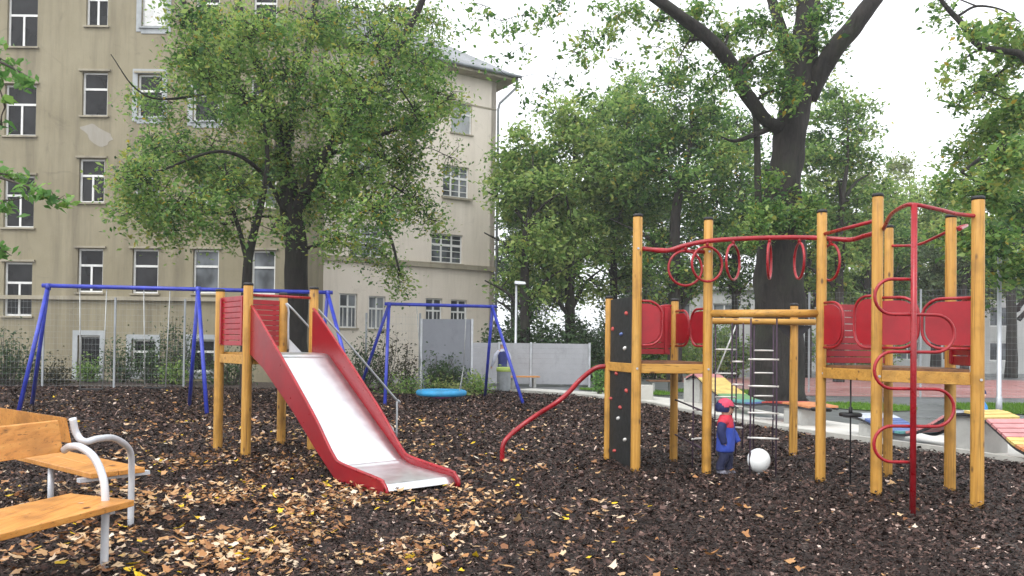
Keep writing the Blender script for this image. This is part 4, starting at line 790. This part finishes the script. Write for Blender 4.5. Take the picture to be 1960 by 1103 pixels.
c = P(845, 752, 22.1); m = MB(); n = 40; R0_ = .63; m.tube([c+np.array([math.cos(t)*R0_, math.sin(t)*R0_, 0]) for t in np.linspace(0, 2*math.pi, n+1)[:-1]], .085, 12, closed=True); sw = m.build('nest_seat', 'cyan', s2r)
m = MB()
for k in range(-5, 6):
    h_ = math.sqrt(max(0, R0_**2-(k*.11)**2))
    for ax in (0, 1):
        pts = []
        for t in np.linspace(-1, 1, 9):
            x, y = (k*.11, t*h_) if ax else (t*h_, k*.11); pts.append(c+np.array([x, y, -.16*(1-(x*x+y*y)/R0_**2)]))
        m.tube(pts, .012, 5)
m.build('net', 'purple', sw)
m = MB()
for sx in (-1, 1):
    top = np.array(ap2[0])+(np.array(ap2[1])-np.array(ap2[0]))*(.5+sx*.24); top[2] -= .05
    mid = np.array([c[0]+sx*.6, (c[1]+top[1])/2, 1.0])
    m.tube([top, mid], .011, 6)
    for sy in (-.35, .35): m.tube([mid, c+np.array([sx*math.sqrt(R0_**2-sy**2), sy, .05])], .010, 6)
m.build('rope', 'chain', sw)

# ------------------------------------------------------------------ benches in the left foreground
def bench(name, label, seatc, zs_, back, frames, group=None):
    c = [np.array(q) for q in seatc]; root = thing(name, (*np.mean(c, 0), 0), label, 'bench', group)
    m = MB(); n = 2                      # two boards make the seat
    for k in range(n):
        a0 = c[0]+(c[3]-c[0])*(k/n+.004); a1 = c[0]+(c[3]-c[0])*((k+1)/n-.004); b0 = c[1]+(c[2]-c[1])*(k/n+.004); b1 = c[1]+(c[2]-c[1])*((k+1)/n-.004)
        m.hexa([v3(a0, zs_-.045), v3(b0, zs_-.045), v3(b1, zs_-.045), v3(a1, zs_-.045), v3(a0, zs_), v3(b0, zs_), v3(b1, zs_), v3(a1, zs_)])
    m.build('seat', 'bench_wood', root, .006)
    (a, b, z0, z1, lean) = back; a = np.array(a); b = np.array(b); d = (b-a)/np.linalg.norm(b-a); nn_ = np.array(lean); m = MB()
    m.hexa([v3(a, z0), v3(b, z0), v3(b+nn_*.3, z0+.01), v3(a+nn_*.3, z0+.01), v3(a+nn_, z1-.01), v3(b+nn_, z1-.01), v3(b+nn_*1.3, z1), v3(a+nn_*1.3, z1)]); m.build('backrest', 'bench_wood', root, .006)
    for f in frames: m = MB(); m.tube(smooth_path(f, 8), .027, 14); m.build('frame', 'galv_light', root)
    return root
zs_ = .47
S1 = [G(134, 944, zs_)[:2], G(258, 957, zs_)[:2]]; dir1 = np.array([-.27, -.963]); seat1 = [S1[0], S1[0]+dir1*2.2, S1[1]+dir1*2.2, S1[1]]
bp = np.array(G(121, 862, .80)[:2]); seat_n1 = (S1[1]-S1[0])/np.linalg.norm(S1[1]-S1[0])
arc = lambda e: [v3(e, .80), v3(e, .82)+v3(seat_n1*.06, .01), v3(e, .83)+v3(seat_n1*.17, 0), v3(e, .76)+v3(seat_n1*.30, 0), v3(e, .62)+v3(seat_n1*.385, 0), v3(e, .45)+v3(seat_n1*.41, 0), v3(e, .2)+v3(seat_n1*.41, 0), v3(e, -.05)+v3(seat_n1*.41, 0)]
e1 = bp-seat_n1*.01-dir1*.02+np.array([.02, 0]); f1 = [arc(e1+dir1*.03), arc(e1+dir1*1.9)]
b1 = bench('bench', 'near orange wooden bench with curved steel armrest, running out of the left edge', seat1, zs_, (bp, bp+dir1*2.0, .785, 1.02, tuple(-seat_n1*.05)), f1)
m = MB(); q = e1+seat_n1*.05+dir1*.05; m.beam(v3(q-seat_n1*.02, .40), v3(q+seat_n1*.45, .40), .04, .03); m.build('seat_support', 'galv_light', b1)
dir2 = np.array([-.786, .618]); n2 = np.array([.618, .786])
Sx = G(174, 907, zs_)[:2]; Sy = Sx+n2*.47; seat2 = [Sx, Sx+dir2*2.2, Sy+dir2*2.2, Sy]
b2p = np.array([-3.38, 6.05]); e2 = b2p-dir2*.0
f2 = [[v3(e2, 1.0), v3(e2, .88)+v3(n2*.03, 0), v3(e2-dir2*.03, .815)+v3(n2*.08, 0), v3(e2+dir2*.05, .82)+v3(n2*.22, 0), v3(e2+dir2*.2, .79)+v3(n2*.42, 0), v3(e2+dir2*.36, .66)+v3(n2*.62, 0), v3(e2+dir2*.44, .45)+v3(n2*.68, 0), v3(e2+dir2*.46, .2)+v3(n2*.69, 0), v3(e2+dir2*.46, -.05)+v3(n2*.69, 0)]]
b2 = bench('bench', 'farther orange wooden bench seen from behind, angled behind the near bench', seat2, zs_, (b2p, b2p+dir2*2.0, .80, 1.01, tuple(-n2*.04)), f2)
m = MB(); q = Sx+dir2*.12; m.beam(v3(q-n2*.05, .405), v3(q+n2*.56, .405), .06, .035); q2 = Sx+dir2*1.0+n2*.08; m.build('seat_support', 'galv_light', b2); m = MB(); m.cyl(v3(q2, -.05), v3(q2, .42), .027, 12); m.build('leg', 'galv_light', b2)
# far backless bench by the pale fence, and one behind the left tower
def small_bench(px, y, w, label, rz=0, mat='dark_wood', h=.45):
    g = G(px, y); root = thing('park_bench', g, label, 'bench', rz=rz); m = MB()
    for k in range(3): m.box((0, (k-1)*.155, h), (w, .14, .05))
    m.build('seat', mat, root, .005, local=True)
    for s_ in (-1, 1): m = MB(); m.box((s_*w*.34, 0, h/2-.03), (.10, .38, h-.06)); m.build('leg', 'concrete_block', root, .01, local=True)
small_bench(1002, 742, 1.2, 'low brown bench by the pale fence behind the blue swing leg', .15, 'bench_wood', .42); small_bench(1266, 752, 1.0, 'small brown bench seen between the two left wooden towers posts', .1, 'dark_wood', .42)
# concrete cube seat
g = G(1237, 766); root = thing('concrete_block', g, 'pale concrete block standing on the paving behind the left tower', 'block'); m = MB(); m.box((0, .2, .22), (.42, .42, .46)); m.box((0, .2, .03), (.38, .38, .07)); m.build('cube_seat', 'concrete', root, .015, local=True)

# ------------------------------------------------------------------ wave benches of coloured slats
def wave(label, ctrl, w, cols, supports):
    p = smooth_path([np.array(c) for c in ctrl], 10); root = thing('wave_bench', (p[0][0], p[0][1], 0), label, 'bench', 'wavy slatted benches along the kerb')
    seg = np.linalg.norm(np.diff(p, axis=0), axis=1); cum = np.concatenate([[0], np.cumsum(seg)]); T = cum[-1]; n = int(T/.125); m = MB()
    def at(s): return np.array([np.interp(s, cum, p[:, k]) for k in range(3)])
    for i in range(n):
        s_ = T*(i+.08)/n; e = T*(i+.92)/n; a, b = at(s_), at(e); d = b-a; nn_ = np.array([-d[1], d[0], 0.]); nn_ /= np.linalg.norm(nn_); 
        if nn_[0] < 0: nn_ = -nn_
        up = np.cross(nn_, d); up /= np.linalg.norm(up); up = up if up[2] > 0 else -up
        f_ = (i+.5)/n*len(cols); m.obox(a, d, nn_*w, -up*.04, int(min(len(cols)-1, f_)))
    m.build('slats', cols, root, 0)
    m = MB()
    for e in (.03, w-.03):
        pts = []
        for q in np.linspace(0, T, 40): a = at(q); b = at(min(T, q+.05)); c_ = at(max(0, q-.05)); d = b-c_; nn_ = np.array([-d[1], d[0], 0.]); nn_ /= np.linalg.norm(nn_); nn_ = nn_ if nn_[0] > 0 else -nn_; pts.append(a+nn_*e-np.array([0, 0, .065]))
        m.tube(pts, .028, 6)
    m.build('rail', 'dark_metal', root)
    for (x, y, l) in supports:
        q = np.array([x, y]); i = int(np.argmin(np.linalg.norm(p[:, :2]-q, axis=1))); h = p[i][2]-.11; d = p[min(i+1, len(p)-1)]-p[max(0, i-1)]; an = math.atan2(d[1], d[0]); nn_ = np.array([-d[1], d[0]]); nn_ /= np.linalg.norm(nn_); nn_ = nn_ if nn_[0] > 0 else -nn_
        m = MB(); cc = p[i][:2]+nn_*w*.5; m.box((cc[0], cc[1], h/2), (l, w*.8, h), an); m.build('support', 'concrete_block', root, .015)
gz = lambda x, y, Y: tuple(P(x, y, Y))
wave('far wavy slatted bench behind the left tower, yellow at its high end', [gz(1312, 722, 23), gz(1328, 716, 22.6), gz(1350, 735, 21.5), gz(1385, 760, 20), gz(1425, 770, 18.6), gz(1470, 768, 17.4), gz(1510, 771, 16.6), gz(1548, 778, 16)], .75, ['wpink', 'wyellow', 'wyellow', 'wgreen', 'wteal', 'wblue', 'wred', 'worange'], [(5.1, 22.8, .7), (5.75, 16.6, .6)])
wave('middle wavy slatted bench, blue in its dip behind the red pole', [gz(1612, 790, 15), gz(1645, 796, 14.4), gz(1690, 818, 13.8), gz(1730, 826, 13.3), gz(1775, 812, 12.9), gz(1815, 790, 12.6), gz(1850, 786, 12.3), gz(1885, 800, 12.)], .75, ['wpale', 'wpale', 'wblue', 'wblue', 'wteal', 'wpink', 'wpink', 'wpale', 'wyellow'], [(6.2, 14.2, .5), (7.0, 12.35, .55)])
wave('nearest wavy slatted bench, red and yellow, running out of the right edge', [gz(1888, 801, 11.9), gz(1915, 826, 11.6), gz(1945, 852, 11.2), gz(1985, 868, 10.8), gz(2030, 868, 10.3), gz(2080, 850, 9.9)], .85, ['wpink', 'wpink', 'wyellow', 'worange', 'wred', 'wred', 'wpurple' if 0 else 'wblue', 'wteal'], [(8.2, 10.3, .5)])

# ------------------------------------------------------------------ lamps and fences
def lamp(px, yg, ytop, label, hw=.42):
    g = G(px, yg); h = P(px, ytop, g[1])[2]; root = thing('street_lamp', g, label, 'lamp', 'flat headed park lamps'); m = MB()
    m.lathe((0, 0, 0), [(.07, -.02), (.07, .5), (.055, .52), (.045, h)], 14); m.build('pole', 'galv', root, local=True)
    m = MB(); m.hexa([(-.08, -.13, h), (hw, -.13, h), (hw, .13, h), (-.08, .13, h), (-.06, -.10, h+.13), (hw-.05, -.1, h+.09), (hw-.05, .1, h+.09), (-.06, .1, h+.13)]); o_ = m.build('lamp_head', 'galv_light', root, .012, local=True)
    m = MB(); m.box((hw*.5, 0, h-.011), (hw*.7, .18, .02)); m.build('diffuser', 'white_paint', o_, local=True)
lamp(1912, 800, 483, 'tall grey lamp post at the right edge beside the sports court'); lamp(986, 737, 544, 'smaller grey lamp post right of the cream building corner', .4)
def mesh_fence(label, a, b, h, step=2.5, hs=.2, vs=.12, wr=.0024, brace=()):
    a = np.array(a); b = np.array(b); L = np.linalg.norm(b-a); d = (b-a)/L; root = thing('mesh_fence', (*a, 0), label, 'fence'); k = 0
    n = max(1, round(L/step))
    for i in range(n+1): p = a+d*L*i/n; m = MB(); m.box((*p, h/2), (.06, .06, h+.05), math.atan2(d[1], d[0])); m.build('post', 'zinc_pale', root)
    m = MB(); 
    for z in np.arange(.08, h, hs): m.box((*(a+b)/2, z), (L, wr*1.6, wr*1.6), math.atan2(d[1], d[0]))
    for s_ in np.arange(.05, L, vs): p = a+d*s_; m.box((*p, h/2), (wr, wr, h), math.atan2(d[1], d[0]))
    m.build('wire_mesh', 'mesh_wire', root)
    for (x0, z0, x1, z1) in brace: m = MB(); m.tube([v3(a+d*x0, z0), v3(a+d*x1, z1)], .03, 8); m.build('brace', 'white_paint', root)
    return root
mesh_fence('tall wire mesh fence before the tan building at the far left', G(-60, 742)[:2]*[1, 1], P(352, 700, 27)[:2], 3.05)
mesh_fence('wire mesh fence section between the reddish bush and the grey board', P(700, 700, 28.4)[:2], P(803, 700, 28.0)[:2], 2.7, hs=.25)
mesh_fence('long high wire mesh fence of the sports court', P(1362, 700, 31)[:2], P(2010, 700, 25)[:2], 3.7, 3.2, brace=((.2, .6, 1.0, 2.6), (13.2, .6, 14.4, 2.6)))
g = P(806, 700, 27.6); g2 = P(903, 700, 27.2); root = thing('board_fence', (g[0], g[1], 0), 'tall smooth grey board panel standing before the cream building', 'fence'); m = MB(); zt = P(850, 611, 27.4)[2]; m.beam((g[0]+.05, g[1], (zt+.2)/2), (g2[0]-.05, g2[1], (zt+.2)/2), .06, zt-.2); m.build('panel', 'board_grey', root)
for q in (g, g2): m = MB(); m.box((q[0], q[1], zt/2), (.07, .09, zt+.03)); m.build('post', 'galv_light', root)
def panel_fence(label, pts, h):
    root = thing('panel_fence', (*pts[0], 0), label, 'fence')
    for a, b in zip(pts, pts[1:]):
        a = np.array(a); b = np.array(b); d = (b-a)/np.linalg.norm(b-a); m = MB(); nb = 8; hh = (h-.12)/nb
        for k in range(nb): m.beam(v3(a+d*.05, .1+hh*(k+.5)), v3(b-d*.05, .1+hh*(k+.5)), .04, hh-.003)
        m.build('panel', 'panel_pale', root)
    for p in pts: m = MB(); m.box((*p, h/2), (.08, .10, h+.04)); m.build('post', 'galv', root)
Yf = 31.; panel_fence('pale grey fence of horizontal boards closing the yard beside the park', [P(x, 700, Yf)[:2] for x in (880, 955, 1016, 1128)], P(1000, 656, Yf)[2])
# metal info box beside it
# ------------------------------------------------------------------ balloon
g = G(1452, 909); root = thing('balloon', g, 'round white balloon lying on the bark beside the child', 'balloon'); m = MB(); r = .142
m.lathe((0, 0, 0), [(r*math.sin(t)*(1-.04*math.cos(t))+.001, .04+r-r*1.07*math.cos(t)) for t in np.linspace(.06, math.pi-.02, 22)], 32); o_ = m.build('skin', 'balloon', root, local=True)
m = MB(); m.lathe((0, 0, 0), [(.006, .01), (.014, .012), (.005, .032)], 10); m.build('knot', 'balloon', root, local=True)

# ------------------------------------------------------------------ bin
g = G(964, 750); root = thing('litter_bin', g, 'round grey metal bin with a yellow-green rim in front of the pale fence', 'bin'); m = MB()
n_ = 40; prof = [(.215, 0), (.225, .03), (.235, .05), (.24, .35), (.24, .70), (.245, .72)]; k_ = 0
for (r_, z_) in prof:
    for j in range(n_): a_ = 2*math.pi*j/n_; q_ = r_*(1+(.02 if (j//2) % 2 and z_ not in (0, .72) else 0)); m.v.append((q_*math.cos(a_), q_*math.sin(a_), z_))
for i in range(len(prof)-1):
    for j in range(n_): m.face([i*n_+j, i*n_+(j+1) % n_, (i+1)*n_+(j+1) % n_, (i+1)*n_+j])
m.face(list(range(n_))[::-1]); m.build('bin_body', 'zinc', root, local=True)
m = MB(); m.lathe((0, 0, 0), [(.25, .70), (.262, .71), (.262, .83), (.25, .84), (.20, .86)], 32); m.build('rim', 'bin_lime', root, local=True)
# ------------------------------------------------------------------ people
def skinmesh(name, chains, mat, parent, lv=2, smooth=True):
    """chains: list of lists (x,y,z,r[,ry]); a chain starting with an int index joins that node of the first chain's numbering"""
    bm = bmesh.new(); lay = bm.verts.layers.skin.verify(); allv = []
    for ch in chains:
        prev = None
        for q in ch:
            if isinstance(q, int): prev = allv[q]; continue
            v = bm.verts.new(q[:3]); v[lay].radius = (q[3], q[4] if len(q) > 4 else q[3]); allv.append(v)
            if prev is not None: bm.edges.new((prev, v))
            else: v[lay].use_root = True
            prev = v
    me = bpy.data.meshes.new(name); bm.to_mesh(me); bm.free(); me.materials.append(MATS[mat]); ob = bpy.data.objects.new(name, me); COL.objects.link(ob); ob.parent = parent
    s = ob.modifiers.new('skin', 'SKIN'); s.use_smooth_shade = True; s.use_x_symmetry = False; b = ob.modifiers.new('sub', 'SUBSURF'); b.levels = lv; b.render_levels = lv
    return ob
def blob(c, r, name, mat, parent, seg=16, zcut=None):
    m = MB(); k = len(m.v); nr = 12
    for i in range(nr+1):
        t = math.pi*i/nr
        for j in range(seg): a = 2*math.pi*j/seg; m.v.append((c[0]+r[0]*math.sin(t)*math.cos(a), c[1]+r[1]*math.sin(t)*math.sin(a), c[2]+r[2]*math.cos(t)))
    for i in range(nr):
        if zcut is not None and c[2]+r[2]*math.cos(math.pi*(i+1)/nr) < zcut-1e-4: break
        for j in range(seg): m.face([i*seg+j, (i+1)*seg+j, (i+1)*seg+(j+1) % seg, i*seg+(j+1) % seg], 0, True)
    return m.build(name, mat, parent, local=True)
for n, c_ in dict(jacket_blue=(.03, .07, .40), jacket_navy=(.012, .02, .09), jacket_red=(.55, .03, .06), cap_pink=(.60, .06, .12), trousers_navy=(.015, .02, .06), boots_grey=(.22, .22, .27), hair=(.05, .03, .02), eye=(.01, .01, .01), lips=(.35, .1, .08), shirt_pale=(.55, .56, .68), vest_navy=(.02, .03, .16), hivis=(.50, .72, .05), trousers_grey=(.17, .19, .20), jacket_sky=(.05, .25, .60)).items(): paint(n, c_, .75, 0, .2, 8, .1)
def person(loc, rz, H, label, cols, cap=None, toddler=True, pose=None):
    """faces local -Y; hands, feet and head in proportion to H"""
    root = thing('person', loc, label, 'person', rz=rz); k = H; hd = .235*H if toddler else .135*H
    hip = .40*k if toddler else .50*k; sh = H-hd-.035*k; hw = .058*k if toddler else .052*k; sw = (.115 if toddler else .125)*k; tr = (.085 if toddler else .075)*k
    pose = pose or dict(L=[(.03, -.01), (.05, -.05)], R=[(.03, .0), (.04, -.03)], step=.03)
    hc = H-hd*.5
    body = [[(0, 0, hip, tr*.55), (0, 0, (hip+sh)/2, tr*.6), (0, 0, sh-.02*k, tr*.5), (0, 0, sh+.03*k, .035*k), (0, -.006*k, H-hd*.82, hd*.30), (0, -.01*k, H-hd*.5, hd*.40), (0, -.004*k, H-hd*.25, hd*.37), (0, 0, H-hd*.1, hd*.2)],
            [5, (0, -.01*k-hd*.44, H-hd*.56, hd*.055)]]
    n0 = 9; arms = {}
    for s_, key in ((1, 'L'), (-1, 'R')):
        el, ha = pose[key]; sx = s_*sw; e = (sx+s_*el[0]*k, el[1]*k, sh-(.16 if toddler else .175)*k); w = (e[0]+s_*(ha[0]-.045)*k, e[1]+ha[1]*k, e[2]-(.13 if toddler else .155)*k)
        if len(pose.get(key+'w', ())): w = pose[key+'w']; w = tuple(q*k for q in w)
        arms[key] = (sx, e, w); dv = np.array(w)-np.array(e); dv = dv/np.linalg.norm(dv); W = np.array(w); ha_ = .045*k
        side = np.cross(dv, [s_*1., 0, 0]); side = side/(np.linalg.norm(side)+1e-9)
        c0 = W+dv*ha_*.55
        body.append([2, (sx*.85, 0, sh-.03*k, .026*k), (*e, .022*k), (*w, .016*k), (*c0, .019*k, .011*k)]); ci = n0+3; n0 += 4
        for f in range(4):
            o_ = side*(f-1.5)*ha_*.26; L_f = ha_*(.5, .62, .58, .42)[f]; p1 = c0+dv*ha_*.35+o_; p2 = p1+dv*L_f*.6; p3 = p2+dv*L_f*.4+np.array([-s_*.35, 0, 0])*L_f*.4
            body.append([ci, (*p1, .0052*k), (*p2, .0048*k), (*p3, .004*k)]); n0 += 3
        p1 = W+dv*ha_*.35-side*ha_*.42+np.array([-s_, 0, 0])*ha_*.1; p2 = p1+dv*ha_*.4-side*ha_*.1; body.append([ci-1, (*p1, .0062*k), (*p2, .005*k)]); n0 += 2
    st_ = pose.get('step', .02); legs = []
    for s_ in (1, -1):
        kn = (s_*hw*1.05, -.012*k-s_*st_*k*.4, hip*.52); an = (s_*hw*1.1, .01*k-s_*st_*k, .045*k); legs.append((kn, an)); body.append([0, (s_*hw, 0, hip-.03*k, .034*k), (*kn, .028*k), (*an, .022*k), (an[0], an[1]-.075*k, .022*k, .022*k)])
    skinmesh('body', body, 'skin', root)
    # clothing, lofted round the body
    def loft(rings, name, mat, par, seg=22, wob=.035, cap_=True):
        m = MB(); n = len(rings)
        for i, (cx, cy, z, rx, ry) in enumerate(rings):
            for j in range(seg):
                a = 2*math.pi*j/seg; q = 1+wob*math.sin(3*a+i*1.7)+wob*.7*math.sin(5*a-i*2.3); m.v.append((cx+rx*q*math.cos(a), cy+ry*q*math.sin(a), z))
        for i in range(n-1):
            for j in range(seg): m.face([i*seg+j, i*seg+(j+1) % seg, (i+1)*seg+(j+1) % seg, (i+1)*seg+j], 0, True)
        m.face(list(range(seg))[::-1]); m.face([(n-1)*seg+j for j in range(seg)]); o_ = m.build(name, mat, par, local=True)
        o_.modifiers.new('sub', 'SUBSURF').levels = 1; return o_
    if toddler: T_ = [(.285, .140, .108), (.305, .152, .120), (.38, .156, .122), (.48, .148, .118), (.58, .144, .112), (.67, .136, .102), (.735, .110, .088), (.77, .085, .078), (.795, .078, .072)]
    else: T_ = [(.445, .104, .074), (.49, .108, .078), (.56, .098, .070), (.64, .102, .072), (.72, .112, .074), (.78, .108, .068), (.82, .080, .058), (.845, .045, .045), (.86, .04, .04)]
    jk = loft([(0, 0, z*k, rx*k, ry*k) for z, rx, ry in T_], 'jacket', cols['torso'], root)
    if cols.get('yoke'): loft([(0, 0, z*k, rx*k*1.05, ry*k*1.06) for z, rx, ry in T_[-5 if toddler else -4:]], 'yoke', cols['yoke'], jk)
    if cols.get('yoke') and toddler:
        for s_ in (1, -1): blob((s_*.115*k, 0, .70*k), (.062*k, .075*k, .058*k), 'shoulder_patch', cols['yoke'], jk)
    if cols.get('band'): loft([(0, 0, z*k, rx*k*1.07, ry*k*1.08) for z, rx, ry in T_[1:3]], 'hem_band', cols['band'], jk, wob=.02)
    for s_, key in ((1, 'L'), (-1, 'R')):
        sx, e, w = arms[key]; ra = .062 if toddler else .038; p0 = np.array([s_*(.088 if toddler else .09)*k, 0, T_[-3][0]*k-.012*k])
        pts = smooth_path([(*p0, ra*.9*k), (*(p0*.45+np.array(e)*.55+np.array([s_*.012*k, 0, .01*k])), ra*k), (*e, ra*.92*k), (*((np.array(e)+np.array(w))/2), ra*.86*k), (*(np.array(w)*1.0+(np.array(w)-np.array(e))*(.22 if toddler else .03)), ra*.66*k)], 4); m = MB(); m.tube(pts[:, :3], pts[:, 3], 14, wob=.03); m.build('sleeve', cols['sleeve' if s_ > 0 else 'sleeve2'], jk, local=True)
    tj = loft([(0, 0, z*k, rx*k, ry*k) for z, rx, ry in ([(.22, .10, .08), (.26, .128, .10), (.34, .12, .10)] if toddler else [(.42, .085, .062), (.45, .098, .070), (.53, .092, .066)])], 'trousers', cols['legs'], root)
    for s_, (kn, an) in zip((1, -1), legs):
        rl = .068 if toddler else .050; pts = smooth_path([(s_*hw, 0, (.30 if toddler else .48)*k, rl*1.08*k), (*kn, rl*.95*k), (an[0], an[1], .11*k, rl*.85*k), (an[0], an[1], .05*k, rl*.88*k)], 4); m = MB(); m.tube(pts[:, :3], pts[:, 3], 14, wob=.04); m.build('trouser_leg', cols['legs'], tj, local=True)
        bs = k*(.042 if toddler else .032); m = MB(); sg2 = 14
        for (z, y0, l_, wd2) in ((0, -.8, 1.9, .95), (.35, -.8, 1.95, 1.), (.8, -.55, 1.6, .95), (1.3, -.1, 1.05, .85), (1.9, .0, .9, .85)):
            for j in range(sg2): a_ = 2*math.pi*j/sg2; m.v.append((an[0]+bs*wd2*math.cos(a_), an[1]+bs*(y0*.7+l_*math.sin(a_)), z*bs))
        for i in range(4):
            for j in range(sg2): m.face([i*sg2+j, i*sg2+(j+1) % sg2, (i+1)*sg2+(j+1) % sg2, (i+1)*sg2+j], 0, True)
        m.face(list(range(sg2))[::-1]); m.face([4*sg2+j for j in range(sg2)]); m.build('boot', cols['boots'], root, local=True)
    hcz = H-hd*.5; hr = hd*.5
    blob((0, hr*.07, hcz+hr*.14), (hr*.80, hr*.88, hr*.92), 'hair', 'hair', root, zcut=hcz-hr*.35 if 0 else hcz+hr*.05)
    m = MB()
    for s_ in (1, -1): m.lathe((s_*hr*.28, -hr*.84, hcz-hr*.06), [(.001, -.07*hr), (.08*hr, 0), (.001, .07*hr)], 8)
    m.build('eyes', 'eye', root, local=True); m = MB(); m.box((0, -hr*.80, hcz-hr*.52), (hr*.34, hr*.06, hr*.07)); m.build('mouth', 'lips', root, local=True)
    if not cap or cap.get('ears', True):
        for s_ in (1, -1): blob((s_*hr*.80, 0, hcz-hr*.1), (hr*.09, hr*.15, hr*.24), 'ear', 'skin', root)
    if cap:
        c1 = blob((0, hr*.08, hcz+hr*.12), (hr*.96, hr*1.04, hr*1.0), 'cap', cap['front'], root, seg=20, zcut=hcz-hr*.02); 
        if cap.get('back'): blob((0, hr*.22, hcz+hr*.02), (hr*1.0, hr*.98, hr*.98), 'cap_flap', cap['back'], c1, seg=20, zcut=hcz-hr*.62)
        if cap.get('visor'): m = MB(); n = 9; vs = [(hr*.8*math.cos(t), -hr*.62-hr*.85*math.sin(t), hcz+hr*.20-.25*hr*math.sin(t)) for t in np.linspace(0, math.pi, n)]; m.add([(x, y, z+.1*hr) for x, y, z in vs]+[(x, y, z+.02*hr) for x, y, z in vs], [tuple(range(n)), tuple(range(n, 2*n))[::-1]]+[(i, i+1, n+i+1, n+i) for i in range(n-1)]+[(n-1, 0, n, 2*n-1)]); m.build('visor', cap['visor'], c1, local=True)
    return root
g = G(1388, 906); person(g+(0, 0, .0), R_(58), .95, 'small child in a blue jacket with red shoulders and a pink and navy cap', dict(torso='jacket_blue', sleeve='jacket_blue', sleeve2='jacket_navy', yoke='jacket_red', legs='trousers_navy', boots='boots_grey'), dict(front='cap_pink', back='jacket_navy', visor='eye', ears=False), pose=dict(L=[(.045, -.03), (.045, -.08)], R=[(.045, .01), (.03, -.03)], step=.035))
g = P(962, 700, 27.9); g[2] = 0; person(g, R_(-150), 1.74, 'person in pale sleeves and a navy vest standing behind the grey bin by the fence', dict(torso='vest_navy', sleeve='shirt_pale', sleeve2='shirt_pale', yoke='shirt_pale', band='hivis', legs='trousers_grey', boots='trousers_grey'), dict(front='shirt_pale', ears=False), toddler=False, pose=dict(L=[(.05, -.03), (.05, -.1)], R=[(.06, -.04), (.1, -.06)], Rw=(-.24, -.12, .70), step=.02))
g = G(1890, 866); g = np.array([g[0]+.05, g[1]+.95, 0]); g[0] = P(1874, 800, g[1])[0]; person(g, R_(30), .98, 'child in a sky blue jacket and black trousers behind the wavy bench', dict(torso='jacket_sky', sleeve='jacket_sky', sleeve2='jacket_sky', legs='eye', boots='eye'), dict(front='jacket_navy', visor=None, ears=False))
m = MB(); m.hexa([(-420, -80, -1), (420, -80, -1), (420, 720, -1), (-420, 720, -1), (-420, -80, 31), (420, -80, 31), (420, 720, 31), (-420, 720, 31)])
hm = bpy.data.materials.new('damp_air'); hm.use_nodes = True; t = hm.node_tree; t.nodes.clear(); o_ = t.nodes.new('ShaderNodeOutputMaterial'); v_ = t.nodes.new('ShaderNodeVolumePrincipled')
v_.inputs['Color'].default_value = (.93, .96, 1, 1); v_.inputs['Density'].default_value = .0009; v_.inputs['Anisotropy'].default_value = .3; t.links.new(v_.outputs[0], o_.inputs['Volume']); MATS['damp_air'] = hm
tag(m.build('haze', 'damp_air'), 'thin pale damp air over the park', 'haze', kind='stuff'); SC.cycles.volume_bounces = 1
print('faces', sum(len(o.data.polygons) for o in bpy.data.objects if o.type == 'MESH'))
